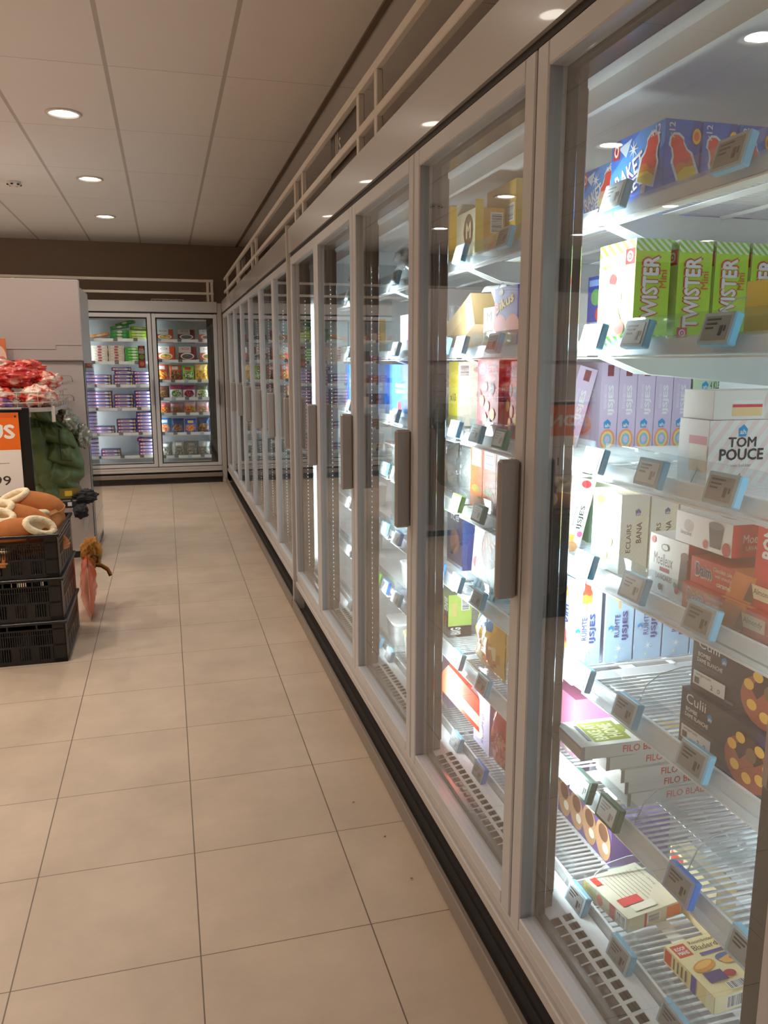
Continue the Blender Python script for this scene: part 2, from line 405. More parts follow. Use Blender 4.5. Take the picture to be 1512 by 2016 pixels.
cabB = cabinet('tall grey glass-door freezer row at right farther down the aisle, reaching the corner', 7, .777, (XD, 10.079, 0), (0,0,R(-90)), 'low', False, False)
cabF = cabinet('tall grey glass-door freezer across the end wall, stocked with frozen meals', 5, .775, (-3.23, YF, 0), (0,0,0), 'high', True, False)
b = MB(); b.cbox(.646, .703, YF, YF+.04, 0, 2.19, M_STEEL); b.obj('corner_filler', label='narrow grey corner filler strip between the end-wall freezer and the right row', cat='filler panel')

# railings above the freezers
def rail(label, pts_len, posts, loc, rot, sign=None):
    t = thing('railing', label, 'railing', loc, rot)
    b = MB(); b.cbox(0, pts_len, -.012, .012, 2.440, 2.470, M_WHITE); b.obj('top_bar', t)
    b = MB(); b.cbox(0, pts_len, -.012, .012, 2.292, 2.322, M_WHITE); b.obj('lower_bar', t)
    pm = MB(); pm.cbox(-.016, .016, -.010, .014, 2.207, 2.44, M_WHITE); me = pm.mesh('post')
    for x in posts: link(me, 'post', t, (x, 0, 0))
    return t
# local x = 10.0 - Y on the right row
rail('white square-bar railing running along the top of the right freezer row', 10.0, [10-y for y in (9.6,8.26,8.1,6.87,6.58,4.58,4.34,3.10,2.84,1.6,1.34)], (.725+.012, 9.95, 0), (0,0,R(-90)))
rail('white square-bar railing along the top of the end-wall freezer', 3.85, [.03, 1.6, 3.78, 3.84-.01], (-3.23, YF+.06, 0), (0,0,0))
def sign_board(label, y0, y1, txt):
    t = thing('hanging_sign', label, 'sign', (.752, y1, 0), (0,0,R(-90)))
    L = y1-y0; b = MB(); b.cbox(0, L, .004, .012, 2.235, 2.45, mat('sign_brown', lin((74,66,60)), .45)); b.obj('board', t)
    b = MB(); vs, fs, w, h = glyphs(txt); s = .13
    b.add([(L*.31+x*s, .003, 2.378+y*s) for x, y in vs], fs, mat('sign_letter', lin((214,206,196)), .5)); b.obj('lettering', t)
sign_board('dark brown sign with white letters hung in the railing of the nearer freezer row', 3.17, 3.68, 'IJs')
sign_board('small dark brown sign with white letters in the railing near the corner', 7.60, 8.03, 'IJs')
# vent grille and cable tray over the end freezer
b = MB(); 
for k in range(8): b.box(-.115+k*.047, -.079+k*.047, 0, .012, 2.193, 2.197, M_WHITE); b.box(-.119+k*.047, -.115+k*.047, 0, .012, 2.193, 2.233, M_WHITE)
b.box(-.119, .262, 0, .012, 2.229, 2.235, M_WHITE); b.box(-.119, .262, 0, .012, 2.19, 2.195, M_WHITE)
b.obj('cable_tray', loc=(0, YF+.09, 0), label='short white perforated cable tray on top of the end-wall freezer', cat='cable tray')
b = MB(); b.tube([(-.9,YF+.12,2.215),(-.5,YF+.12,2.212),(-.12,YF+.12,2.214)], .006, M_BLACK); b.obj('cable', label='black cable lying along the top of the end-wall freezer', cat='cable')

# ------------------------------------------------------------------ shelves
def c8(r, g, b_): return lin((r, g, b_))
SZ = [1.775, 1.515, 1.265, 1.04, .79, .545, .265]          # right row, top to bottom
SFL = [1.760, 1.489, 1.212, .932, .628, .345]               # end wall, left door
SFR = [1.755, 1.510, 1.265, 1.050, .862, .618, .330]        # end wall, right door
def shelf_parts(w, depth, solid):
    a = MB(); x = .006
    while x < w-.004:
        a.box(x-.0016, x+.0016, .012, depth, -.004, 0, M_WIRE); x += .0165
    for y in (.012, depth*.5, depth-.01): a.box(0, w, y-.003, y+.003, -.011, -.004, M_WIRE)
    for y in (.13, .40): a.box(0, w, y-.016, y+.016, -.006, -.0042, M_WIRE)
    r = MB()     # price rail: clear sloping strip on a white back
    r.add([(0,-.017,-.026),(w,-.017,-.026),(w,-.006,.008),(0,-.006,.008)], [(0,1,2,3)], M_RAIL if not solid else M_WIRE)
    r.box(0, w, .004, .010, -.024, .004, M_WIRE); r.box(0, w, -.017, .010, -.031, -.028, M_WIRE)
    s = MB(); s.box(0, w, .012, .014, 0, .046, M_CLEAR)
    br = MB(); br.prism([(.012,-.006),(.012,-.030),(.10,-.062),(depth,-.095),(depth,-.006)], 0, .003, M_WIRE, axis='x')
    q = MB()
    for yy in (.05, .17, .30, .43): q.box(-.0006, .0036, yy, yy+.007, -.028, -.018, M_BLACK)
    return a.mesh('wire_grid'), r.mesh('price_rail'), s.mesh('clear_riser'), br.mesh('bracket'), q
SP = shelf_parts(.735, .50, False)
DOORS = ['nearest','second nearest','third','fourth','fifth','sixth','seventh','eighth','ninth','tenth','eleventh','twelfth']
def y_bay(b_): return .72+.78*b_ if b_ < 5 else 4.62+.777*(b_-5)        # near edge of the bay
for b_ in range(12):
    for i, z in enumerate(SZ):
        pos = ['top','second','third','fourth','fifth','sixth','bottom'][i]
        t = thing('freezer_shelf', 'white wire shelf, %s from top, behind the %s door of the right row' % (pos, DOORS[b_]) if i not in (0,6) else '%s white wire shelf behind the %s door of the right row' % (pos, DOORS[b_]),
                  'shelf', (XD+.163, y_bay(b_)+.7575, z), (0,0,R(-90)), 'white wire shelves in the right freezer row')
        link(SP[0], 'wire_grid', t); link(SP[1], 'price_rail', t)
        if b_ < 5: link(SP[2], 'clear_riser', t)
        link(SP[3], 'bracket', t); link(SP[3], 'bracket', t, (.732,0,0))
SPF = shelf_parts(.735, .50, True)
for dn, (x0, zs) in enumerate([(-3.205, SFR), (-2.43, SFL), (-1.655, SFL), (-.885, SFL), (-.11, SFR)]):
    for i, z in enumerate(zs):
        t = thing('freezer_shelf', 'white shelf, %s from top, behind the %s door of the end-wall freezer' % (['first','second','third','fourth','fifth','sixth','seventh'][i], ['far left hidden','left hidden','half hidden','left visible','right visible'][dn]),
                  'shelf', (x0, YF+.135, z), (0,0,0), 'white shelves in the end-wall freezer')
        link(SPF[0], 'wire_grid', t); link(SPF[1], 'price_rail', t)

# ------------------------------------------------------------------ price tags
def tag_meshes(col, disp):
    h = MB(); w, hh = .066, .046
    h.cbox(-w/2, w/2, -.004, .010, 0, hh, mat('tag_'+col[0], col[1], .3), b=.002)
    d = MB(); d.box(-w/2+.001, w/2-.001, -.0044, -.004, .001, hh-.001, mat('tag_face_'+col[0], tuple(.45*q+.33 for q in col[1]) if 'blue' in col[0] else col[1], .3)); d.box(-w/2+.006, w/2-.008, -.0050, -.0044, .006, hh-.006, mat('tag_screen_'+disp[0], disp[1], .25))
    d2 = MB()
    for k in range(3): d.box(-.022, .006-.006*k, -.0055, -.0050, .034-.006*k, .0365-.006*k, M_BLACK if disp[0] != 'white' else mat('tag_ink', (.3,.33,.35), .5))
    d.box(.008, .014, -.0055, -.0050, .012, .026, M_BLACK if disp[0] != 'white' else MATS['tag_ink']); d.box(.017, .020, -.0055, -.0050, .018, .026, M_BLACK if disp[0] != 'white' else MATS['tag_ink'])
    return h.mesh('holder'), d.mesh('display')
TAGS = {'light blue': tag_meshes(('blue', c8(120,185,215)), ('grey', c8(140,145,148))), 'dark green': tag_meshes(('green', c8(10,95,75)), ('white', c8(215,225,228))),
        'lime green': tag_meshes(('lime', c8(120,200,60)), ('white', c8(215,225,228))), 'bright blue': tag_meshes(('bblue', c8(40,120,210)), ('grey', c8(140,145,148))),
        'pale blue': tag_meshes(('blue', c8(120,185,215)), ('white', c8(215,225,228))), 'grey': tag_meshes(('grey', c8(90,92,95)), ('grey', c8(140,145,148)))}
def price_tag(kind, x, y, z, rotz, label, tilt=-16, sc=1.14, grp='electronic price tags on the right row'):
    h, d = TAGS[kind]
    t = thing('price_tag', label, 'price tag', (x, y, z), (R(tilt), 0, rotz), grp); t.scale = (sc,)*3
    link(h, 'holder', t); link(d, 'display', t)
RT = {1: [(1.10,'light blue'),(1.43,'pale blue'),(1.95,'light blue'),(2.27,'pale blue')],
      2: [(1.10,'light blue'),(1.33,'pale blue'),(1.49,'pale blue'),(2.0,'light blue'),(2.25,'pale blue'),(2.40,'light blue')],
      3: [(1.06,'light blue'),(1.26,'pale blue'),(1.46,'pale blue'),(1.62,'pale blue'),(1.94,'dark green'),(2.11,'pale blue'),(2.29,'pale blue')],
      4: [(1.09,'light blue'),(1.29,'pale blue'),(1.48,'pale blue'),(2.08,'dark green'),(2.26,'lime green'),(3.11,'pale blue'),(3.26,'dark green')],
      5: [(1.08,'light blue'),(1.29,'light blue'),(1.47,'pale blue'),(2.07,'light blue'),(2.25,'pale blue'),(2.42,'bright blue'),(2.91,'bright blue'),(3.11,'pale blue'),(3.27,'light blue')],
      6: [(.92,'light blue'),(1.09,'bright blue'),(1.33,'dark green'),(1.44,'dark green'),(2.02,'light blue'),(2.23,'pale blue'),(2.91,'light blue'),(3.09,'bright blue'),(3.24,'lime green')],
      7: [(1.08,'light blue'),(1.26,'light blue'),(1.44,'light blue'),(2.03,'bright blue'),(2.23,'pale blue'),(3.03,'pale blue'),(3.2,'light blue')]}
for k in RT: RT[k] += [(y, 'light blue' if (round(y*10)+k) % 3 else 'pale blue') for y in (2.95,3.3,3.75,4.1,4.4,4.9,5.3,5.8,6.3) if all(abs(y-q[0]) > .12 for q in RT[k])]
for s_, lst in RT.items():
    pos = ['top','second','third','fourth','fifth','sixth','bottom'][s_-1]
    for k, (y, kd) in enumerate(sorted(lst)):
        price_tag(kd, .838, y, SZ[s_-1]-.012, R(-90), '%s price tag, %s from the camera on the %s shelf of the right row' % (kd, (ORD+['thirteenth','fourteenth','fifteenth','sixteenth','seventeenth','eighteenth'])[k], pos))
n_ = 0
for nm, x0, zs, cnt in (('left', -.885, SFL, [.06,.33,.56]), ('right', -.11, SFR, [.05,.2,.36,.52,.67]), ('hidden', -1.655, SFL, [.1,.4,.65])):
    for i, z in enumerate(zs):
        for k, dx in enumerate(cnt if not (nm == 'right' and i < 2) else [.06,.30,.55]):
            n_ += 1
            price_tag('grey' if (k+i) % 4 else 'pale blue', x0+dx, YF+.112, z-.018, 0, 'small %s price tag on the %s shelf behind the %s end-wall door, %s from left' % ('grey' if (k+i) % 4 else 'blue', ORD[i], nm, ORD[k]), -12, .72, 'small price tags on the end-wall freezer')

# ------------------------------------------------------------------ cartons with printed faces
class Face:
    def __init__(s, mb, o, u, v, W, Hh, m=M_CARD): s.mb = mb; s.o = Vector(o); s.u = Vector(u); s.v = Vector(v); s.n = s.u.cross(s.v); s.W = W; s.H = Hh; s.k = 1; s.m = m
    def P(s, a, b_, k): return s.o+s.u*(a*s.W)+s.v*(b_*s.H)+s.n*(k*.00018)
    def poly(s, pts, c):
        a = sum(pts[i][0]*pts[(i+1) % len(pts)][1]-pts[(i+1) % len(pts)][0]*pts[i][1] for i in range(len(pts)))
        if a < 0: pts = pts[::-1]
        s.mb.add([s.P(a, b_, s.k) for a, b_ in pts], [tuple(range(len(pts)))], s.m, c); s.k += 1; return s
    def rect(s, x0, y0, x1, y1, c): return s.poly([(x0,y0),(x1,y0),(x1,y1),(x0,y1)], c)
    def ell(s, cx, cy, rx, ry, c, n=18, rot=0):
        ca, sa = math.cos(R(rot)), math.sin(R(rot)); q = []
        for k in range(n):
            a = rx*math.cos(6.28319*k/n)*s.W; b_ = ry*math.sin(6.28319*k/n)*s.H
            q.append((cx+(a*ca-b_*sa)/s.W, cy+(a*sa+b_*ca)/s.H))
        return s.poly(q, c)
    def shape(s, pts, cx, cy, w, h, c, rot=0):
        """pts in -.5...5 units scaled to w x h metres about (cx,cy)"""
        ca, sa = math.cos(R(rot)), math.sin(R(rot))
        return s.poly([(cx+(x*w*ca-y*h*sa)/s.W, cy+(x*w*sa+y*h*ca)/s.H) for x, y in pts], c)
    def text(s, t, cx, cy, w, h, c, rot=0, bold=.02):
        """text fitted in w x h (fractions of the face) before its rotation about the centre"""
        vs, fs, tw, th = glyphs(t)
        if not fs: return s
        ca, sa = math.cos(R(rot)), math.sin(R(rot))
        if rot % 180 == 90: W, Hh = h*s.H, w*s.W; sx = W/tw; sy = Hh/th
        else: sx = w*s.W/tw; sy = h*s.H/th
        cp = ((0,0),(bold*.8,0),(-bold*.8,0),(0,bold*.8),(0,-bold*.8)) if bold > .005 else ((0,0),)
        for j, (ox, oy) in enumerate(cp):      # heavier strokes: the outline laid down again, slightly shifted
            pts = [s.P(cx, cy, s.k+.14*j)+s.u*((x+ox)*sx*ca-(y+oy)*sy*sa)+s.v*((x+ox)*sx*sa+(y+oy)*sy*ca) for x, y in vs]
            s.mb.add(pts, fs, s.m, c)
        s.k += 1; return s
    def barcode(s, x0, y0, x1, y1, vertical=True):
        s.rect(x0, y0, x1, y1, (.85,.85,.85)); rn = random.Random(7); t = .06
        while t < .92:
            d = rn.choice((.025,.04,.06))
            if vertical: s.mb.add([s.P(x0+(x1-x0)*a, y0+(y1-y0)*q, s.k) for a, q in ((t,.1),(t+d,.1),(t+d,.92),(t,.92))], [(0,1,2,3)], s.m, (.03,.03,.03))
            else: s.mb.add([s.P(x0+(x1-x0)*q, y0+(y1-y0)*a, s.k) for q, a in ((.1,t),(.92,t),(.92,t+d),(.1,t+d))], [(0,1,2,3)], s.m, (.03,.03,.03))
            t += d+rn.choice((.03,.04,.05))
        s.k += 1; return s
    def stripes(s, x0, y0, x1, y1, c, n=8, slant=.5, fill=.5):
        W = (x1-x0); asp = s.H/s.W
        for k in range(-n, n*2):
            a = x0+W*k/n; b_ = a+W/n*fill; d = (y1-y0)*asp*slant
            P = [(a,y0),(b_,y0),(b_+d,y1),(a+d,y1)]
            Q = clipx(P, x0, x1)
            if len(Q) > 2: s.mb.add([s.P(p, q, s.k) for p, q in Q], [tuple(range(len(Q)))], s.m, c)
        s.k += 1; return s
def clipx(P, x0, x1):
    for sg, lim in ((1, x0), (-1, -x1)):
        out = []
        for i in range(len(P)):
            a, b_ = P[i], P[(i+1) % len(P)]; da, db = sg*a[0]-lim, sg*b_[0]-lim
            if da >= 0: out.append(a)
            if da*db < 0: t = da/(da-db); out.append((a[0]+(b_[0]-a[0])*t, a[1]+(b_[1]-a[1])*t))
        P = out
        if len(P) < 3: return []
    return P
def carton(w, d, h, col, art=None, cols=None, lid=None, m=M_CARD):
    """closed carton; local x across the front, front at y=0, base at z=0"""
    mb = MB(); cc = [col]*6
    if cols:
        for k, v in cols.items(): cc[{'B':0,'T':1,'F':2,'K':3,'L':4,'R':5}[k]] = v
    e = .0012
    mb.cbox(-w/2, w/2, 0, d, 0, h, m, (.80*col[0]+.1, .80*col[1]+.1, .80*col[2]+.1), b=e)
    fr = {'F': ((-w/2,0,0),(1,0,0),(0,0,1),w,h), 'R': ((w/2,0,0),(0,1,0),(0,0,1),d,h), 'L': ((-w/2,d,0),(0,-1,0),(0,0,1),d,h),
          'T': ((-w/2,0,h),(1,0,0),(0,1,0),w,d), 'K': ((w/2,d,0),(-1,0,0),(0,0,1),w,h)}
    F = {k: Face(mb, *v, m=m) for k, v in fr.items()}
    for k, i in (('T',1),('F',2),('K',3),('L',4),('R',5)):
        f = F[k]; a = e/f.W; q = e/f.H; f.k = .5; f.rect(a, q, 1-a, 1-q, cc[i])
    # tuck-flap seam on the right end
    if art: art(F)
    return mb.mesh('carton')
def place(me, name, x, y, z, label, cat, group=None, rot=(0,0,0), base=-90):
    """y = centre of the front along the row; rot adds to the row's heading"""
    o = link(me, name, None, (x, y, z), (R(rot[0]), R(rot[1]), R(base+rot[2])), None, label, cat, group); return o
WHT = (.86,.86,.86); BLK = (.02,.02,.02); RED = c8(196,28,34); YEL = c8(245,190,30)
POP = [(-.28,-.25),(.28,-.25),(.28,.1),(.20,.18),(.17,.30),(.20,.36),(.12,.46),(0,.5),(-.12,.46),(-.20,.36),(-.17,.30),(-.20,.18),(-.28,.1)]
STICK = [(-.07,-.5),(.07,-.5),(.07,-.25),(-.07,-.25)]
def popsicle(f, cx, cy, w, h, rot=0, cols=(c8(232,60,50), c8(240,130,40), c8(250,205,50)), glow=True):
    if glow: f.shape([(x*1.25, y*1.08) for x, y in POP], cx, cy, w, h, (.75,.85,.98), rot)
    f.shape(STICK, cx, cy, w, h, c8(225,180,120), rot)
    f.shape([p for p in POP], cx, cy, w, h, cols[0], rot)
    f.shape([(-.28,-.25),(.28,-.25),(.28,.02),(.1,-.02),(-.1,.05),(-.28,0)], cx, cy, w, h, cols[1], rot)
    f.shape([(-.28,-.25),(.28,-.25),(.28,-.10),(0,-.06),(-.28,-.12)], cx, cy, w, h, cols[2], rot)
def house(f, cx, cy, w, c=c8(30,140,200)):
    """small blue five-sided badge with a white sign in it"""
    s = w
    f.shape([(-.42,-.5),(.35,-.5),(.5,.1),(.05,.5),(-.5,.15)], cx, cy, s, s*1.1, c)
    f.text('ah', cx, cy-.02, .62*s/f.W, .42*s/f.H, WHT, bold=.03)
def star(f, cx, cy, r, c, n=8, thin=.25):
    f.shape([(math.cos(math.pi*k/n)*(.5 if k % 2 == 0 else .5*thin), math.sin(math.pi*k/n)*(.5 if k % 2 == 0 else .5*thin)) for k in range(2*n)], cx, cy, 2*r, 2*r, c)
def heart_logo(f, cx, cy, w, h):
    f.rect(cx-w/2, cy-h/2, cx+w/2, cy+h/2, RED); f.ell(cx, cy, w*.32, h*.34, WHT); f.ell(cx, cy, w*.20, h*.22, RED); f.ell(cx, cy, w*.08, h*.10, WHT)

# rocket ice-lolly boxes, top shelf
def raket_art(n):
    def art(F):
        B2 = c8(30,95,190)
        f = F['F']; f.rect(0,0,1,1,c8(28,110,205)); f.poly([(0,.55),(.55,1),(1,1),(1,.7),(.2,.2),(0,.2)], c8(70,150,228)); f.poly([(.15,.88),(.30,.72),(.40,.95)], c8(205,225,240))
        f.rect(.04,.74,.17,.98,RED); f.ell(.105,.86,.045,.085,WHT); f.ell(.105,.86,.025,.05,RED)
        f.text('RAKET', .38,.48,.56,.24, c8(70,40,130), 20, .06); f.text('RAKET', .38,.50,.54,.22, WHT, 20, .03)
        f.text('RAKET', .40,.25,.50,.19, c8(70,40,130), 20, .06); f.text('RAKET', .40,.265,.48,.17, WHT, 20, .03)
        star(f, .45,.78,.018,WHT); popsicle(f, .74,.47,f.W*.50,f.H*.86,-18); f.text('x%d' % n, .86,.90,.16,.13,WHT)
        f = F['R']; f.rect(0,0,1,1,B2); f.poly([(.3,0),(1,0),(1,1),(.8,1)], c8(24,70,160)); popsicle(f, .55,.45,f.W*.95,f.H*.78,24); f.text('x%d' % n, .17,.86,.16,.20,WHT,90); f.ell(.88,.80,.12,.10,YEL); f.ell(.88,.80,.08,.06,c8(235,90,40))
        F['T'].rect(0,0,1,1,c8(40,120,210))
    return art
b12 = carton(.182, .074, .137, c8(28,110,205), raket_art(12)); b9 = carton(.14, .06, .118, c8(28,110,205), raket_art(9))
for k in range(4):
    place(b12, 'ice_lolly_box', .90+.079*k, 1.450, 1.775, 'blue box of twelve rocket ice lollies on the top shelf, %s in its row' % ORD[k], 'ice lolly box', 'blue rocket lolly boxes of twelve')
for k in range(3):
    place(b9, 'ice_lolly_box', .93+.064*k, 1.645, 1.775, 'smaller blue box of nine rocket ices left of the larger, %s in its row' % ORD[k], 'ice lolly box', 'blue rocket lolly boxes of nine')
# green twister boxes, second shelf
def twist_art(F):
    G = c8(170,205,50)
    def cap(f):
        f.rect(0,.885,1,1,c8(240,240,225)); f.stripes(0,.885,1,1,c8(120,190,60),5,-1.2,.5); f.rect(0,0,1,.075,c8(240,240,225)); f.stripes(0,0,1,.075,c8(90,160,50),5,-1.2,.5)
    f = F['F']; f.rect(0,0,1,1,c8(215,232,140)); cap(f); heart_logo(f,.86,.84,.24,.15)
    f.ell(.42,.64,.10,.06,c8(225,60,60)); f.ell(.44,.50,.26,.09,c8(235,245,225),rot=-20)
    for k in range(6): f.ell(.42+.035*k,.40-.045*k,.20,.05,c8(225,150,140) if k % 2 else c8(235,250,225),rot=-28); 
    f.ell(.66,.16,.14,.07,c8(235,110,100)); f.text('real fruit', .28,.78,.30,.05,c8(60,120,40),0)
    f = F['R']; f.rect(0,.0,1,1,G); cap(f); f.text('TWISTER', .44,.49,.46,.70,c8(190,60,40),90,.09); f.text('TWISTER', .44,.49,.42,.68,WHT,90,.045); f.text('Mini', .80,.62,.20,.17,c8(200,80,40),90,.01)
    heart_logo(f,.22,.10,.30,.11)
    F['T'].rect(0,0,1,1,c8(230,235,200))
tw = carton(.135, .078, .200, c8(170,205,50), twist_art)
for k in range(5):
    place(tw, 'ice_cream_box', .900+.086*k+(.010 if k else 0), 1.50, 1.515, 'lime green box of twisted ices on the second shelf, %s in its row' % ORD[k], 'ice cream box', 'lime green ice cream boxes')
def bluefun(F):
    f = F['F']; f.rect(0,0,1,1,c8(36,60,150)); f.ell(.3,.7,.18,.12,c8(90,150,90)); f.ell(.5,.45,.2,.12,c8(190,60,60)); f.ell(.6,.22,.2,.1,c8(230,150,50)); f.rect(.05,.86,.9,.95,c8(120,150,210))
    f = F['R']; f.rect(0,0,1,1,c8(40,66,160)); f.ell(.5,.6,.3,.12,c8(200,80,60)); f.ell(.5,.3,.3,.10,c8(230,190,80))
bf = carton(.12, .06, .155, c8(36,60,150), bluefun)
for k in range(4): place(bf, 'ice_cream_box', .96+.066*k, 1.66, 1.515, 'dark blue patterned ice cream box left of the lime boxes, %s from the door' % ORD[k], 'ice cream box', 'dark blue patterned boxes on the second shelf')
def ybar(F):
    f = F['F']; f.rect(0,0,1,1,c8(225,185,50)); f = F['R']; f.rect(0,0,1,1,c8(250,215,60)); f.rect(.08,.12,1,.90,c8(245,243,235)); f.barcode(.30,.42,.92,.88); f.text('batch code 24', .6,.24,.5,.12,BLK)
    F['T'].rect(0,0,1,1,c8(250,230,120))
o = place(carton(.13,.11,.085,c8(240,195,50),ybar), 'ice_cream_box', .90, 1.175-.13, 1.517, 'yellow box with a white barcode label at the right end of the second shelf', 'ice cream box')
# lilac boxes, third shelf
def lilac(F):
    L1 = c8(214,196,224)
    f = F['R']; f.rect(0,0,1,1,L1); f.rect(.35,.84,.70,.97,c8(125,55,70)); f.text('IJSJES', .62,.56,.34,.34,WHT,90,.05); f.text('REGENBOOG', .28,.60,.14,.28,c8(236,228,242),90,.02); house(f,.45,.28,f.W*.42)
    for r, c in ((.42,c8(240,150,120)),(.33,c8(245,215,120)),(.24,c8(130,190,220)),(.14,L1)): f.ell(.48,.09,r,.13*r/.42,c)
    f = F['F']; f.rect(0,0,1,1,c8(226,212,234)); f.text('IJSJES', .5,.62,.7,.13,WHT,0,.05); f.ell(.25,.85,.1,.05,c8(235,90,70)); f.ell(.7,.88,.08,.05,c8(250,210,70)); f.ell(.5,.25,.3,.12,c8(245,170,140)); f.ell(.5,.23,.2,.08,c8(226,212,234))
li = carton(.19,.050,.212,c8(214,196,224),lilac)
place(li, 'ice_cream_box', .938, 1.895, 1.266, 'lilac ice lolly box leaning back at the left, nearest the glass on the third shelf', 'ice cream box', 'lilac ice lolly boxes', rot=(-15,0,0))
for k in range(5): place(li, 'ice_cream_box', 1.052+.0525*k, 1.895, 1.265, 'upright lilac ice lolly box, third shelf, %s behind the leaning one' % ORD[k], 'ice cream box', 'lilac ice lolly boxes')
def four(F):
    f = F['R']; f.rect(0,0,1,1,c8(205,228,190)); f.text('4 KLEUREN', .66,.80,.5,.10,c8(40,90,70),0,.02); f.text('IJSJES', .50,.62,.74,.19,c8(30,85,65),0,.03); house(f,.28,.80,f.W*.17)
    for x, y, c in ((.1,.95,YEL),(.45,.95,c8(235,70,60)),(.75,.93,c8(250,200,60)),(.92,.9,c8(120,180,80))): f.ell(x,y,.09,.045,c)
    f.shape([(-.3,-.5),(.3,-.5),(.3,.35),(0,.5),(-.3,.35)], .42,.28,f.W*.30,f.H*.42,c8(220,50,60),-14); f.ell(.14,.25,.12,.11,c8(225,150,50)); f.ell(.86,.22,.07,.09,c8(245,190,50))
place(carton(.055,.118,.192,c8(205,228,190),four), 'ice_cream_box', 1.322, 1.8275, 1.265, 'pale green box of four-coloured ice lollies beside the lilac boxes', 'ice cream box')
# cake boxes with striped print
def tom(F):
    S = c8(244,222,218); K = (.03,.03,.035)
    f = F['F']; f.rect(0,0,1,1,c8(240,238,236)); f.rect(.35,.62,.95,.75,c8(225,160,165)); f.rect(.4,.2,.98,.38,c8(235,205,170)); f.rect(.4,.40,.98,.60,c8(250,246,236))
    f = F['R']; f.rect(0,0,1,1,c8(246,244,240)); f.stripes(0,0,1,1,S,9,.8,.45); f.rect(.58,0,.583,1,c8(215,210,205)); house(f,.29,.84,f.H*.17)
    f.text('TOM', .29,.66,.24,.15,K,0,.03); f.text('POUCE', .29,.47,.38,.17,K,0,.035); f.text('vier bakker', .29,.30,.18,.05,c8(150,140,135),0,0); f.text('4', .28,.14,.03,.07,c8(200,90,90))
    f.text('TOM', .70,.46,.075,.40,K,90,.03); f.text('POUCE', .80,.46,.085,.68,K,90,.03); house(f,.64,.50,f.H*.13)
    F['T'].rect(0,0,1,1,c8(236,234,232))
place(carton(.082,.235,.113,c8(240,238,236),tom), 'cake_box', .90, 1.216, 1.265, 'white and pink striped cream cake box in front on the third shelf', 'cake box', 'striped cream cake boxes')
def tom2(F):
    f = F['F']; f.rect(0,0,1,1,c8(232,230,226)); f = F['R']; f.rect(0,0,1,1,c8(238,236,230)); f.rect(.16,.12,.42,.50,c8(236,205,150)); f.rect(.16,.42,.42,.52,c8(205,60,80)); f.rect(.16,.54,.42,.66,c8(248,246,240))
    f.stripes(.44,0,1,1,c8(240,215,212),6,.6,.45); f.text('TO',.62,.62,.14,.30,BLK,0,.03); f.text('PO',.62,.26,.16,.32,BLK,0,.03)
place(carton(.082,.235,.050,c8(238,236,230),tom2), 'cake_box', .905, 1.216, 1.379, 'flatter cream cake box lying on top of the white striped cake box', 'cake box', 'striped cream cake boxes')
# fourth shelf
def amandel(F):
    f = F['R']; f.rect(0,0,1,1,c8(250,248,246)); f.text('IJSJES', .66,.50,.30,.30,(.05,.05,.05),90,.02); f.text('AMANDEL', .30,.52,.16,.30,(.1,.1,.1),90,0); f.ell(.5,.93,.28,.05,c8(220,60,70)); f.ell(.5,.10,.36,.07,c8(245,165,90)); f.rect(.2,.17,.55,.26,c8(250,190,70)); f.ell(.8,.28,.16,.04,c8(225,110,150))
    f = F['F']; f.rect(0,0,1,1,c8(250,249,246)); f.text('IJSJES', .5,.7,.7,.16,BLK,0,.02)
place(carton(.12,.046,.180,c8(250,248,246),amandel), 'ice_cream_box', .868, 1.690, 1.042, 'white almond ice lolly box leaning back at the left end of the fourth shelf', 'ice cream box', rot=(-13,0,0))
def paleg(F):
    f = F['F']; f.rect(0,0,1,1,c8(190,222,175)); f.text('DE', .5,.68,.3,.12,c8(60,70,50)); f.text('LIJSJES', .5,.5,.6,.12,c8(60,70,50)); f.ell(.3,.2,.1,.08,c8(150,60,110)); f.rect(0,.88,1,1,c8(150,190,140))
    F['R'].rect(0,0,1,1,c8(200,226,190))
place(carton(.12,.05,.175,c8(190,222,175),paleg), 'ice_cream_box', .98, 1.76, 1.04, 'pale green ice lolly box behind the leaning white one on the fourth shelf', 'ice cream box')
def eclair(F):
    Y2 = c8(250,238,200)
    f = F['F']; f.rect(0,0,1,1,c8(252,250,240)); 
    for (x, y) in ((.35,.68),(.62,.74),(.25,.5),(.55,.55),(.35,.33),(.6,.37),(.45,.18)): f.ell(x,y,.17,.085,c8(240,205,110),rot=15); f.ell(x,y+.02,.14,.045,c8(252,232,160),rot=15)
    f.ell(.30,.88,.14,.06,c8(240,190,60))
    f = F['R']; f.rect(0,0,1,1,c8(252,250,238)); f.stripes(0,0,1,1,Y2,7,.9,.5); f.text('ECLAIRS', .30,.45,.16,.36,c8(70,50,40),90,.02); f.text('BANA', .66,.52,.18,.26,c8(50,35,30),90,.03); house(f,.6,.78,f.W*.2,c8(70,70,130))
    F['T'].rect(0,0,1,1,c8(250,240,210))
ec = carton(.112,.066,.168,c8(252,250,240),eclair)
for k in range(4): place(ec, 'pastry_box', .895+.070*k, 1.482, 1.04, 'cream and yellow striped pastry box, fourth shelf, %s in its row' % ORD[k], 'pastry box', 'cream and yellow pastry boxes')
